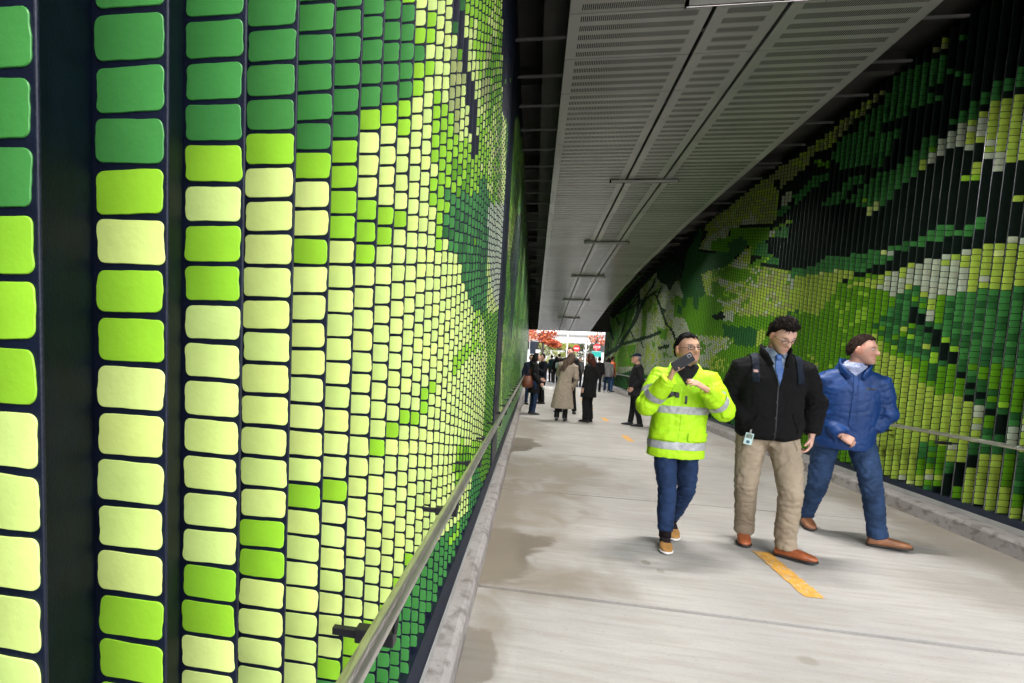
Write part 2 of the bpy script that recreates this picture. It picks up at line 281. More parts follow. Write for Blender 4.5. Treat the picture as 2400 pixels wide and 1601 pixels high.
RIGHT = [pol(cS, 'M', '1300 0 2500 0 2500 1601 1300 1601'),
 # far, pale thicket
 pol(cA, 'WOM', '50 1100 300 800 600 480 850 300 1060 300 1100 1568 50 1568'), pol(cS, 'WOM', '1400 850 1640 780 1640 960 1400 960'),
 pol(cA, 'MDO', '50 1140 200 950 480 650 470 900 400 1100 300 1250 150 1400 50 1450'), pol(cS, 'GL', '1410 895 1480 868 1700 930 1800 1000 1800 1120 1640 1060 1410 925'),
 pol(cA, 'MO', '560 780 680 730 680 860 620 920 600 1180 540 1250 560 1000'), pol(cA, 'M', '740 1080 870 1120 850 1230 780 1220'), pol(cA, 'YWM', '600 1250 950 1230 930 1568 600 1568'),
 pol(cA, 'MO', '230 1330 480 1290 470 1568 150 1568'),
 # upper middle
 pol(cA, 'N', '100 900 400 600 760 250 1000 0 1330 0 1200 180 1080 350 1060 470 960 530 900 640 850 560 800 540 740 400 500 650 480 700 200 980'),
 pol(cA, 'O', '900 200 990 190 990 250 930 290'),
 pol(cA, 'GD', '1000 500 1080 350 1220 150 1400 160 1568 150 1568 330 1300 420 1310 560 1350 700 1270 720 1230 700 1080 720 1050 640'),
 pol(cA, 'M', '960 700 1080 720 1270 720 1350 700 1568 780 1568 1180 1200 1180 1100 980 950 950'),
 pol(cA, 'GD', '1080 700 1110 720 1090 840 1050 830 1040 760'), pol(cA, 'GD', '1190 700 1260 700 1240 860 1190 860'), pol(cA, 'GD', '1000 820 1050 830 1040 930 990 900'),
 pol(cA, 'WO', '960 960 1080 980 1160 1160 1230 1240 1000 1240 930 1120'), pol(cA, 'YWM', '1230 1180 1568 1200 1568 1568 1230 1568'),
 # the large pale leaf
 pol(cB, 'N', '0 960 330 780 800 380 1060 160 1380 -80 1568 -200 1568 1180 1000 1120 830 1080 310 970 200 1000 180 1150 0 1250'),
 pol(cB, 'OYW', '350 770 450 680 620 540 800 400 930 310 1060 200 1200 80 1400 -40 1380 130 1290 190 1200 300 1060 400 1030 560 1020 690 950 740 830 735 700 740 600 780 590 840 430 880 420 970 310 960 350 880 400 800'),
 pol(cB, 'WO', '420 830 600 750 830 640 850 720 700 735 600 770 580 850 420 970 330 950'), pol(cB, 'N', '1050 420 1200 300 1380 150 1568 170 1568 900 1050 1100 940 900 1020 700 1040 560'),
 pol(cB, 'N', '1000 310 1060 310 1050 420 1000 380'), pol(cB, 'W', '1070 470 1160 420 1160 500 1120 570 1060 570'), pol(cB, 'G', '1050 580 1150 560 1140 600 1050 660 1020 640'),
 pol(cB, 'LY', '950 840 990 770 1170 680 1280 610 1290 625 1180 705 1040 770 1000 850'), pol(cB, 'W', '950 850 970 780 1010 780 1000 830'), pol(cB, 'G', '1010 800 1130 750 1130 850 1000 860'),
 pol(cB, 'G', '1190 440 1300 340 1450 250 1520 260 1500 330 1400 370 1330 430 1200 540'),
 pol(cB, 'M', '430 880 600 840 600 770 740 770 960 760 950 870 890 960 830 1000 800 1000 790 900 740 940 590 980 430 980'), pol(cB, 'g', '580 900 700 840 770 880 740 950 600 980'),
 pol(cB, 'GD', '310 970 430 990 580 980 760 930 760 950 640 1040 560 1120 380 1160 340 1180 360 1250 370 1380 300 1400 250 1400 180 1380 130 1250 180 1150 200 1000'),
 pol(cB, 'GD', '200 1000 310 800 370 770 330 900 310 970'), pol(cB, 'G', '850 900 940 880 960 1000 1070 1040 1060 1090 900 1080 820 1020'), pol(cB, 'N', '790 1060 880 1010 880 1040 800 1090'),
 pol(cB, 'YOL', '340 1190 430 1150 570 1120 740 1130 860 1110 1030 1130 1210 1140 1230 1190 1568 1180 1568 1568 530 1568 500 1430 380 1400 360 1280'),
 pol(cB, 'YW', '570 1120 700 1000 810 900 800 1060 740 1130'), pol(cB, 'LY', '800 1110 850 1050 930 1030 990 1010 980 1040 930 1075'), pol(cB, 'N', '870 1100 900 1085 1080 1110 1300 1140 1300 1175 1080 1135'),
 pol(cB, 'ML', '430 1150 600 1120 740 1140 840 1200 700 1260 600 1240 500 1220 440 1220'), pol(cB, 'ML', '440 1250 500 1250 560 1330 680 1370 640 1420 500 1420 430 1370'),
 pol(cB, 'YW', '360 1190 440 1200 430 1370 390 1390 360 1280'), pol(cB, 'YW', '490 1230 600 1240 690 1280 600 1330 520 1300'), pol(cB, 'Yw1', '1200 1230 1568 1180 1568 1568 1140 1568'),
 pol(cB, 'ML', '1430 1350 1568 1350 1568 1568 1460 1440'), pol(cB, 'G', '1140 1510 1280 1530 1280 1568 1140 1568'),
 # behind the men
 pol(cE, 'M', '0 300 80 270 350 330 300 450 170 530 270 600 310 790 0 760'), pol(cE, 'N', '160 530 300 470 300 570 200 570'), pol(cE, 'W', '300 480 440 450 430 590 300 580'), pol(cE, 'W', '220 330 360 360 400 390 300 400'),
 pol(cE, 'YWM', '0 760 330 790 410 800 420 850 370 930 250 960 140 1000 150 1150 0 1100'), pol(cE, 'YM', '140 1030 330 1040 380 1100 300 1240 280 1400 120 1200'),
 pol(cE, 'GD', '280 590 370 650 690 665 720 760 700 900 560 910 440 880 430 800 310 780'), pol(cE, 'M', '220 980 440 880 560 900 560 960 470 1000 380 1060 220 1030'),
 pol(cE, 'YW', '690 760 800 660 820 760 800 800 740 890 700 880'), pol(cE, 'ML', '1170 640 1230 560 1700 540 1700 1100 1480 1130 1450 1180 1170 880'), pol(cE, 'GD', '1090 480 1200 470 1300 500 1220 560 1180 640 1150 580'),
 pol(cE, 'WY', '1160 870 1360 870 1410 930 1520 970 1520 1000 1460 1030 1440 1180 1380 1000 1300 940'),
 # the dark upper right
 pol(cC, 'N', '0 -300 1700 -300 1700 1568 0 1568'),
 pol(cC, 'YO', '0 800 150 690 300 560 450 400 580 290 660 270 640 300 570 420 480 490 380 580 270 710 150 760 100 840 40 890 0 930'), pol(cC, 'YO', '900 30 960 0 1070 -40 1070 40 960 60'),
 pol(cC, 'YO', '1060 -30 1200 -90 1200 -60 1080 30'),
 pol(cC, 'Gn', '700 230 870 130 1060 80 1060 250 910 330 1030 350 1030 390 960 420 860 420 790 480 740 520 640 540 590 610 540 620 520 840 430 860 330 870 300 820 270 770 350 620 430 600 520 480 600 420 680 300'),
 pol(cC, 'Gs', '1050 -100 1600 -100 1600 260 1050 300'), pol(cC, 'G', '1120 180 1180 170 1180 230 1120 240'),
 pol(cC, 'Gn', '1400 240 1500 220 1600 160 1600 300 1490 330 1380 400 1300 440 1220 520 1080 560 1080 530 1210 420 1310 330'),
 pol(cC, 'G', '980 620 1000 620 990 660 930 750 870 820 860 890 800 940 740 960 690 1020 630 1100 580 1110 540 1100 460 1110 380 1100 360 1080 460 1000 520 940 610 880 700 850 820 750 880 690 940 620'),
 pol(cC, 'YWl', '860 830 940 740 1000 660 1080 600 1150 550 1210 520 1300 450 1390 400 1480 360 1600 340 1600 800 1500 820 1420 830 1330 800 1250 920 1240 900 1270 700 1200 740 1130 720 1060 720 1050 790 990 780 930 820 870 880'),
 pol(cC, 'Y', '1300 450 1390 400 1480 360 1600 340 1600 800 1500 820 1420 830 1330 700 1300 600'), pol(cC, 'WY', '1190 560 1280 560 1340 680 1420 740 1410 860 1330 860 1340 740 1270 700 1190 690'), pol(cC, 'WY', '1000 680 1070 610 1180 640 1180 700 1060 710 1040 760 940 810 940 760'),
 pol(cC, 'L', '1170 915 1240 915 1240 950 1170 950'), pol(cC, 'L', '460 1068 500 1068 500 1094 460 1094'), pol(cC, 'P', '540 1088 590 1088 590 1142 540 1142'), pol(cC, 'P', '494 1128 538 1128 538 1180 494 1180'),
 pol(cC, 'G', '180 1100 250 1060 320 1000 390 930 470 900 510 910 470 960 400 990 350 1070 240 1120'), pol(cC, 'G', '0 1050 100 950 180 890 250 880 240 950 150 980 60 1060 20 1100'), pol(cC, 'LY', '150 795 260 815 260 860 230 860 150 815'),
 pol(cC, 'Gn', '570 610 730 590 680 720 600 850 550 870 540 760'),
 pol(cC, 'Gn', '90 1568 240 1460 400 1440 550 1420 700 1390 860 1320 960 1260 1050 1240 1110 1290 1280 1180 1280 1280 1110 1340 1000 1380 900 1390 760 1420 690 1450 550 1500 460 1540 400 1600'),
 pol(cC, 'WP', '598 1395 652 1395 652 1450 598 1450'), pol(cC, 'W', '650 1408 695 1408 695 1442 650 1442'), pol(cC, 'Y', '698 1398 748 1398 748 1432 698 1432'), pol(cC, 'Gs', '1280 1080 1600 1060 1600 1240 1290 1230'), pol(cC, 'Y', '1470 1030 1540 1030 1540 1068 1470 1068'),
 # right, below the dark
 pol(cD, 'Gl', '600 330 1600 200 1600 1568 600 1568'), pol(cD, 'N', '250 320 500 250 850 140 1110 80 1250 40 1400 0 1000 0 500 160 400 230'),
 pol(cD, 'Gn', '0 200 90 210 250 120 460 110 540 150 690 100 690 130 540 190 450 230 400 230 350 210 200 240 60 250 0 260'),
 pol(cD, 'Yw', '0 260 190 235 340 200 410 215 400 265 330 300 290 320 290 380 240 420 210 500 165 530 110 530 60 490 0 490'),
 pol(cD, 'ML', '0 500 60 490 165 530 240 420 290 380 330 330 620 330 720 380 720 500 640 570 540 570 370 600 370 640 350 780 600 700 600 1000 200 1000 160 800 0 740'),
 pol(cD, 'Gl', '640 480 720 400 830 320 880 440 920 620 1000 600 1060 400 1130 380 1150 420 1600 360 1600 870 1480 940 1290 850 1180 830 1100 800 1080 900 1010 860 940 850 870 820 770 790 720 750 640 740 550 600'),
 pol(cD, 'YWl', '330 330 430 300 540 270 680 220 850 160 1030 125 1110 110 1180 70 1400 20 1568 -10 1568 330 1490 340 1470 350 1390 350 1150 340 1090 360 1060 390 1000 390 990 550 925 550 940 400 880 400 830 310 720 370 670 390 660 340 580 340 430 330'),
 pol(cD, 'Yw1', '1180 70 1400 20 1600 -20 1600 330 1150 340'), pol(cD, 'WY', '880 200 1020 170 1160 120 1160 190 1160 340 1060 390 940 390 880 370'), pol(cD, 'M', '990 390 1060 390 1050 560 985 560'),
 pol(cD, 'N', '810 470 860 470 920 580 1030 660 1040 740 1090 740 1150 900 1230 1000 1290 1070 1350 1160 1430 1180 1440 1350 1350 1350 1270 1100 1200 1100 1150 1010 1080 900 1010 830 950 720 910 640 850 590 810 560'),
 pol(cD, 'Yw1', '540 640 640 740 720 800 830 840 940 870 1060 1080 1180 1060 1250 1380 1060 1600 540 1600'),
 pol(cD, 'ML', '560 630 720 750 940 860 1010 870 1080 870 1130 920 1180 1060 1110 1080 1060 1070 1000 1060 930 1000 870 980 820 920 760 860 720 800 640 770'), pol(cD, 'g', '930 860 1000 860 1000 980 930 980'),
 pol(cD, 'ML', '1210 850 1380 850 1470 900 1600 960 1600 1250 1430 1150 1360 1130 1290 1060 1290 960 1220 940'), pol(cD, 'g', '1210 950 1290 950 1290 985 1210 985'), pol(cD, 'g', '1110 1010 1200 1010 1200 1050 1110 1050'), pol(cD, 'g', '1290 1030 1360 1030 1360 1075 1290 1075'),
 pol(cD, 'YW', '1180 1130 1270 1130 1260 1350 1170 1350'), pol(cD, 'ML', '1260 1195 1335 1195 1330 1300 1260 1300'), pol(cD, 'g', '1250 1300 1330 1300 1320 1340 1250 1340'), pol(cD, 'YW', '1420 1300 1600 1210 1600 1460 1420 1410'), pol(cD, 'Y', '1360 1130 1435 1130 1430 1165 1360 1165'), pol(cD, 'Y', '740 600 795 600 795 628 740 628'), pol(cD, 'L', '790 660 845 660 845 690 790 690'), pol(cD, 'Y', '900 725 955 725 955 755 900 755'), pol(cD, 'L', '950 790 1010 790 1010 860 950 860'), pol(cD, 'L', '1090 735 1160 735 1160 770 1090 770'), pol(cD, 'L', '1035 660 1100 660 1100 695 1035 695'),
 pol(cFx, 'Yw1', '0 400 480 440 440 700 420 1000 0 900'), pol(cFx, 'MG', '440 480 620 520 590 640 490 760 420 780'), pol(cFx, 'YM', '620 520 720 540 680 660 590 850 580 780 600 650'), pol(cFx, 'WY', '715 525 800 535 780 665 705 665'),
 pol(cFx, 'N', '700 700 770 710 900 600 1000 540 920 680 780 830 750 980 640 980 660 800'), pol(cFx, 'G', '690 700 770 700 770 780 690 780'), pol(cFx, 'Yw1', '1020 570 1110 580 1100 1200 940 1180 840 1150 740 1100 770 880 880 740 980 680'),
 pol(cFx, 'ML', '1120 600 1220 680 1200 800 1100 800'), pol(cFx, 'Yw1', '1090 800 1190 800 1180 1000 1400 1150 1400 1330 1170 1270 1050 1210 940 1180 960 1000'), pol(cFx, 'Gm', '1220 690 1400 700 1400 1000 1300 980 1200 960'),
 pol(cFx, 'W', '250 805 330 805 330 845 250 845'), pol(cFx, 'g', '245 845 325 845 325 890 245 890'), pol(cFx, 'WY', '395 900 470 900 470 970 395 970'), pol(cFx, 'W', '490 815 570 815 570 855 490 855'), pol(cFx, 'MG', '470 900 555 900 555 1000 470 1000'), pol(cFx, 'N', '560 870 650 880 640 1020 560 1010'), pol(cFx, 'g', '640 965 735 965 730 1050 640 1050')]
for wd, s in ((42, '110 1430 230 1350 310 1290 500 1240 700 1180 775 1140'), (34, '230 1380 400 1130 490 930 520 760 510 620 650 480'), (15, '230 1330 330 1100 380 870 420 740'), (30, '280 1290 480 1000 540 850 620 720 720 650'),
              (20, '480 780 620 730 730 650'), (22, '270 920 400 850 500 700'), (15, '400 860 500 800'), (22, '720 480 700 560 640 650 540 800'), (26, '740 720 790 850 850 1030 930 1130 970 1230'), (18, '740 720 800 580'), (15, '660 640 740 710'),
              (13, '130 1430 145 1280'), (24, '240 960 280 1060'), (16, '420 1130 460 1230'), (14, '540 1240 570 1330'), (40, '770 1340 880 1310'), (34, '800 850 840 890'), (30, '150 1050 200 1230')):
    RIGHT += stroke(cA, 'ND', wd, s)
RIGHT += [pol(cA, 'N', '1410 960 1568 900 1568 970 1450 990'), pol(cA, 'ND', '740 350 900 250 1050 350 1060 470 960 530 900 640 850 560 800 540 740 480')]

# left wall: colour runs of the nearest columns, down each column (colour, lower end in picture rows of a 2351 px wide view)
RUNS = ['G430 L885 P1700', 'G366 L485 P610 L840 P1386 L1700', 'G336 L438 P541 L725 P1262 L1430 P1700', 'G330 L411 P1180 L1325 P1700', 'G324 L394 P537 L603 P1130 L1192 P1700', 'G322 L557 P1085 L1137 P1502 L1557 G1700',
        'G265 L320 P482 L585 P1462 L1545 G1700', 'G258 L310 P465 L562 P1024 L1066 P1435 L1480 G1700', 'L25 G222 L308 P494 L538 P962 L1008 P1378 L1415 G1700', 'P50 L98 G138 L222 P948 L990 P1330 L1368 G1700', 'P24 L103 P142 L182 P928 L970 P1268 L1305 G1700',
        'P192 L372 P411 L480 P884 L965 P1268 L1300 G1700', 'P236 L568 P884 L915 P1235 L1275 G1700']
LEFT = [pol(cS, 'P', '0 0 1300 0 1300 1601 0 1601'),
 pol(cK, 'OP', '860 -50 905 -50 905 620 840 620'), pol(cK, 'O', '885 210 940 300 975 480 960 700 920 840 885 600'),
 pol(cK, 'LP', '985 30 1010 -50 1220 -50 1220 560 1100 560 1060 400 1010 260'),
 pol(cK, 'OL', '1130 250 1220 200 1220 1250 1130 1250 1090 1000 1060 700'), pol(cK, 'LP', '1060 620 1100 560 1130 700 1130 1100 1100 1050 1060 900'),
 pol(cK, 'Lm', '840 620 885 620 920 840 970 850 1040 850 1060 950 1100 1080 1060 1200 980 1180 870 1180 870 1480 820 1480 830 960'),
 pol(cK, 'N', '900 -50 950 -50 985 200 1000 400 1060 620 1060 950 1030 950 1000 700 975 480 945 300 905 130'), pol(cK, 'g', '945 -20 985 -20 985 70 945 70'), pol(cK, 'g', '903 130 942 130 942 205 903 205'), pol(cK, 'M', '940 310 972 310 972 400 940 400'),
 pol(cL, 'LP', '1060 560 1130 560 1130 700 1090 900 1040 860 1030 620'), pol(cL, 'ML', '1100 600 1240 600 1240 1180 1140 1500 1090 1500 1130 900'),
 pol(cK, 'G', '870 1190 970 1180 1060 1200 1100 1060 1140 1200 1140 1568 870 1568'), pol(cL, 'Gl', '860 0 1125 0 1130 560 1100 600 1040 600 960 400 925 200 900 220 860 200'), pol(cL, 'W', '1130 -60 1240 -60 1240 600 1180 560 1150 400 1130 200'),
 pol(cL, 'L', '905 900 985 820 1050 800 1000 900 930 1000 905 1030'), pol(cL, 'L', '930 1440 970 1340 990 1500 940 1568 910 1568'),
 pol(cM, 'LM', '910 230 1000 100 1130 80 1100 200 1040 230 1000 330 940 400'), pol(cM, 'G', '500 1400 565 975 640 840 770 760 890 640 1000 500 1040 250 1100 200 1240 0 1240 400 700 1700 260 1700'), pol(cM, 'L', '890 690 960 560 960 640 900 730'), pol(cM, 'M', '1060 250 1200 0 1240 0 1130 420'),
 pol(cS, 'SG', '1176 -50 1300 -50 1300 1601 1176 1601'), pol(cL, 'ND', '1290 0 1370 0 1340 400 1300 800'), pol(cL, 'OL', '1240 150 1300 -100 1330 0 1290 300'), pol(cK, 'Nl', '1222 -50 1400 -50 1370 850 1340 700 1300 800 1222 700'), pol(cM, 'G', '1210 100 1300 -200 1300 0')]

_cF, _cR, _cU = (np.array(v) for v in (cF, cR, cU))
def picture_xy(P):
    d = P-np.array([0, 0, CAM_H]); z = d@_cF
    return PPX+F_PX*(d@_cR)/z, PPY-F_PX*(d@_cU)/z
def inside(px, py, poly):
    c = np.zeros(len(px), bool); n = len(poly)
    for i in range(n):
        (x1, y1), (x2, y2) = poly[i], poly[i-1]
        if y1 == y2: continue
        c ^= ((y1 > py) != (y2 > py)) & (px < (x2-x1)*(py-y1)/(y2-y1)+x1)
    return c
def paint(P, polys, runs=None, cols=None):
    """which colour letter was painted on the tile at each point of the wall"""
    u, v = picture_xy(P); u = np.clip(u, 2, 2398); v = np.clip(v, 2, 1599)
    key = np.zeros(len(P), int)
    for i, (k, poly) in enumerate(polys): key[inside(u, v, poly)] = i
    out = []
    for i in range(len(P)):
        k = polys[key[i]][0]; k = MIX.get(k, k)
        if runs is not None and cols[i] < len(runs):
            for t in runs[cols[i]].split():
                if v[i]*2351/2400 < float(t[1:]): k = t[0]; break
        t = 0.5+0.62*noise.noise(Vector((P[i, 1]*1.1, P[i, 2]*1.9, key[i]*3.7)))+0.45*noise.noise(Vector((P[i, 1]*3.1, P[i, 2]*5.3, key[i]*1.3)))
        t = 0.62*t+0.38*rng.random() if len(k) > 1 else 0
        out.append(k[int(min(.999, max(0, (t-.5)*1.25+.5))*len(k))])
    return out

# ------------------------------------------------------------------ saw-tooth mosaic walls: every strip carries one column of painted tiles
def outline(w_, h_, rad, per):
    pts = []
    for cx, cy, a0 in ((w_/2-rad, h_/2-rad, 0), (-w_/2+rad, h_/2-rad, 90), (-w_/2+rad, -h_/2+rad, 180), (w_/2-rad, -h_/2+rad, 270)):
        for i in range(per):
            a = R(a0+90*i/max(1, per-1)) if per > 1 else R(a0+45)
            pts.append((cx+rad*math.cos(a), cy+rad*math.sin(a)))
    return np.array(pts)
def subdiv(pts, k):
    out = []
    for i in range(len(pts)):
        a, b = pts[i], pts[(i+1) % len(pts)]
        n = k if np.linalg.norm(b-a) > 0.012 else 1
        for j in range(n): out.append(a+(b-a)*j/n)
    return np.array(out)
def mosaic(name, label, side, X, pitch, y_first, y_last, rowp, th, zlo, ztop, polys, runs, col0, skip=None, solo=98, flat_from=999, ground=None, pr=0.090, base_w=0.0825, edge_r=0.002, glint_to=99):
    wall = tag(empty(name, (X, 0, 0)), label, 'wall')
    yo_list = []
    y = y_first
    while y < y_last:
        if not (skip and skip[0]-pitch < y < skip[1]): yo_list.append(y)
        y += pitch
        rest = None
    order = sorted(range(len(yo_list)), key=lambda i: (0 if yo_list[i] > (0.2 if side < 0 else 4.55) else 1, yo_list[i]))
    solo_set = set(order[:solo])
    def emit(buf, nm):
        V, Fc, C, Mi = buf
        me = bpy.data.meshes.new(nm); me.from_pydata(V, [], Fc); 
        at = me.color_attributes.new('Col', 'FLOAT_COLOR', 'POINT'); at.data.foreach_set('color', np.array(C, dtype=np.float32).ravel())
        me.polygons.foreach_set('material_index', Mi)
        return link(nm, me, wall, [ground or M['navy'], M['tile'], M['edge'], M['return'] if ground is None else ground])
    restbuf = ([], [], [], [])
    for si, yo in enumerate(yo_list):
        near = yo < (3.2 if side < 0 else 8.5)
        mid = yo < (9 if side < 0 else 16)
        buf = ([], [], [], []) if si in solo_set else restbuf
        V, Fc, C, Mi = buf
        pq, dq = (pr, 0.0) if yo < flat_from else (0.003, -0.125)
        xi, yi = X+side*pq, yo+dq
        nxt = (xi, yo+pitch+dq)
        prof = [(xi, yi), (X, yo)]+[(X-side*edge_r*(math.sin(a)), yo+edge_r*(1-math.cos(a))) for a in (0.5, 1.05, 1.57, 2.1, 2.6)]+[(X, yo+2*edge_r), nxt]
        b0 = len(V)
        for (px, py) in prof:
            V += [(px, py, zlo), (px, py, ztop)]; C += [(0, 0, 0, 1)]*2
        for j in range(len(prof)-1):
            f = (b0+2*j, b0+2*j+2, b0+2*j+3, b0+2*j+1); Fc.append(f if side > 0 else f[::-1]); Mi.append(2 if 0 < j < len(prof)-2 and yo < glint_to else 3 if j == len(prof)-2 and yo < flat_from else 0)
        e1 = np.array([X-xi, yo-yi, 0.0]); e1 /= np.linalg.norm(e1); e2 = np.array([0, 0, 1.0])
        nn = np.array([e1[1], -e1[0], 0]); nn = nn if nn[1] < 0 else -nn
        off = rowp*(0.5 if si % 2 else 0.0)+rng.uniform(-.006, .006)
        nz = int((ztop-zlo-0.04)/rowp)
        zc = zlo+0.085+off+rowp*np.arange(nz); zc = zc[zc < ztop-th]
        ctr = np.array([(X+xi)/2, (yo+yi)/2, 0.0])+e1*0.0015
        P = np.stack([np.full_like(zc, ctr[0]), np.full_like(zc, max(ctr[1], 0.30) if side < 0 else max(ctr[1], 4.7)), zc], 1)
        ci = np.full(len(zc), (si-col0) if runs is not None and si >= col0 else (0 if runs is not None else 0))
        keys = paint(P, polys, runs, ci)
        o_hi = subdiv(outline(base_w, th, 0.0085, 6), 6); o_mid = outline(base_w, th, 0.009, 3); o_lo = outline(base_w, th, 0.006, 2)
        for z, k in zip(zc, keys):
            if PAL[k] is None: continue
            o = (o_hi if near else o_mid if mid else o_lo).copy()
            if yo >= flat_from: o[:, 0] *= 1.33
            if near:
                ph = rng.uniform(0, 6.28, 4); t = np.arctan2(o[:, 1]/th, o[:, 0]/base_w)
                wv = 0.0005*np.sin(2*t+ph[0])+0.00035*np.sin(4*t+ph[1])+0.00025*np.sin(9*t+ph[2])
                o *= (1+wv/0.03)[:, None]; o[:, 1] += o[:, 0]*rng.uniform(-.018, .018)
                o *= rng.uniform(.985, 1.015)
            n = len(o); c = ctr+e2*z+e1*rng.uniform(-.0012, .0012)
            b = len(V); col = np.array(PAL[k])*rng.uniform(.92, 1.06)*np.array([rng.uniform(.96, 1.04), 1, rng.uniform(.94, 1.06)])
            layers = ((1.0, 0.0002), (0.997, 0.0009), (0.984, 0.0014)) if near else ((1.0, 0.0003), (0.988, 0.0014))
            for sc, hh in layers:
                hx = o.copy(); hx[:, 0] -= np.sign(hx[:, 0])*(1-sc)*base_w/2; hx[:, 1] -= np.sign(hx[:, 1])*(1-sc)*base_w/2
                pts = c+hx[:, :1]*e1+hx[:, 1:]*e2+nn*hh
                V += [tuple(p) for p in pts]
            C += [(*col, 1)]*(n*len(layers))
            flip = np.dot(np.cross(e1, e2), nn) < 0
            for l in range(len(layers)-1):
                q = b+l*n
                for i in range(n):
                    f = (q+i, q+(i+1) % n, q+n+(i+1) % n, q+n+i); Fc.append(f[::-1] if flip else f); Mi.append(1)
            top = tuple(range(b+(len(layers)-1)*n, b+len(layers)*n)); Fc.append(top[::-1] if flip else top); Mi.append(1)
        if buf is not restbuf: emit(buf, 'cladding_strip')
    if restbuf[0]:
        o = emit(restbuf, 'far_cladding_strips'); o['kind'] = 'stuff'
    # solid wall behind, base flashing, end cap
    bm = bmesh.new(); xb = sorted((X+side*(pr+0.012), X+side*0.5)); box(bm, xb[0], xb[1], y_first-0.05, y_last+0.15, 0.0, ztop+0.02); bm_obj('backing_wall', bm, M['navy'], wall)
    bm = bmesh.new(); ya, yb = y_first-0.02, y_last+0.12
    pr_ = [(X+side*(pr+.011), zlo-.02), (X+side*(pr+.011), zlo+.075), (X-side*.004, zlo+.072), (X-side*.036, zlo+.012), (X-side*.036, zlo-.02)]
    loft(bm, [[Vector((px, yy, pz)) for px, pz in pr_] for yy in (ya, yb)]); bm_obj('base_flashing', bm, M['navy'], wall)
    bm = bmesh.new(); xb = sorted((X-side*0.0365, X-side*0.0395)); box(bm, xb[0], xb[1], ya, yb, zlo-0.03, zlo+0.018); bm_obj('metal_edge', bm, M['grey_metal'], wall)
    bm = bmesh.new(); xb = sorted((X-side*0.004, X+side*(pr+0.011))); box(bm, xb[0], xb[1], y_last+0.02, y_last+0.14, zlo, ztop); bm_obj('end_panel', bm, M['navy'], wall)
    if skip:
        bm = bmesh.new(); xb = sorted((X-side*0.002, X+side*(pr+0.011))); box(bm, xb[0], xb[1], skip[0]+0.03, skip[1]-0.14, zlo, ztop); bm_obj('joint_panel', bm, M['navy'], wall)
    return wall
YL0 = 0.359-0.1466*12
mosaic('mural_wall', 'tall mosaic wall beside the left kerb with big pale yellow and lime tiles', -1, -0.40, 0.1466, YL0, 32.4, 0.0535, 0.0466, 0.158, 5.2, LEFT, RUNS, 12, skip=(5.66, 6.62), flat_from=6.0, glint_to=-9)
mosaic('mural_wall', 'mosaic wall behind the three walking men showing dark and light green foliage', 1, 4.20, 0.127, 2.9, 32.4, 0.061, 0.0555, 0.178, 5.2, RIGHT, None, 0, ground=M['night'], pr=.088, base_w=.081, edge_r=.0045, glint_to=6.05)

M['lamp_inside'] = mat('matt_black_trough', (.002,.002,.002), 1.0, spec=0.0)
M['lamp_trim'] = mat('lamp_trim', (.55, .55, .53), .5)
M['lamp'] = mat('lamp_added_glow', (.8, .8, .8), .5); _b = M['lamp'].node_tree.nodes['Principled BSDF']
_b.inputs['Emission Color'].default_value = (1, .96, .92, 1); _b.inputs['Emission Strength'].default_value = ADDED_GLOW
# ------------------------------------------------------------------ handrails
def handrail(label, x, wx, y0, y1, ys, zr):
    r = tag(empty('handrail', (x, y0, 0)), label, 'handrail')
    bm = bmesh.new(); n = int((y1-y0)/0.5); tube(bm, [(x, y0+(y1-y0)*i/n, zr) for i in range(n+1)], 0.0195, 20, up=Vector((1, 0, 0))); bm_obj('rail_pipe', bm, M['steel'], r, True)
    s = 1 if wx > x else -1
    for i, y in enumerate(ys):
        bm = bmesh.new()
        xb = sorted((x+s*0.004, wx-s*0.045)); box(bm, xb[0], xb[1], y-0.016, y+0.016, zr-0.112, zr-0.080, 0.003)
        xb = sorted((wx-s*0.046, wx+s*0.01)); box(bm, xb[0], xb[1], y-0.008, y+0.008, zr-0.104, zr-0.088)
        tube(bm, [(x+s*.006, y, zr-0.085), (x, y, zr-0.018)], 0.006, 8)
        bm_obj('bracket', bm, M['dark_metal'], r)
        if i % 3 == 1:
            bm = bmesh.new(); tube(bm, [(x, y+0.05, zr), (x, y+0.062, zr)], 0.0207, 20, up=Vector((1, 0, 0))); bm_obj('pipe_joint', bm, M['grey_metal'], r, True)
handrail('stainless handrail along the left mosaic wall of big pale tiles', -0.262, -0.40, -1.2, 31.2, [1.06+0.945*i for i in range(-2, 32)], 0.915)
handrail('stainless handrail along the far side wall behind the man in blue', 4.02, 4.20, 3.0, 31.2, [4.9+0.95*i for i in range(-1, 28)], 0.90)

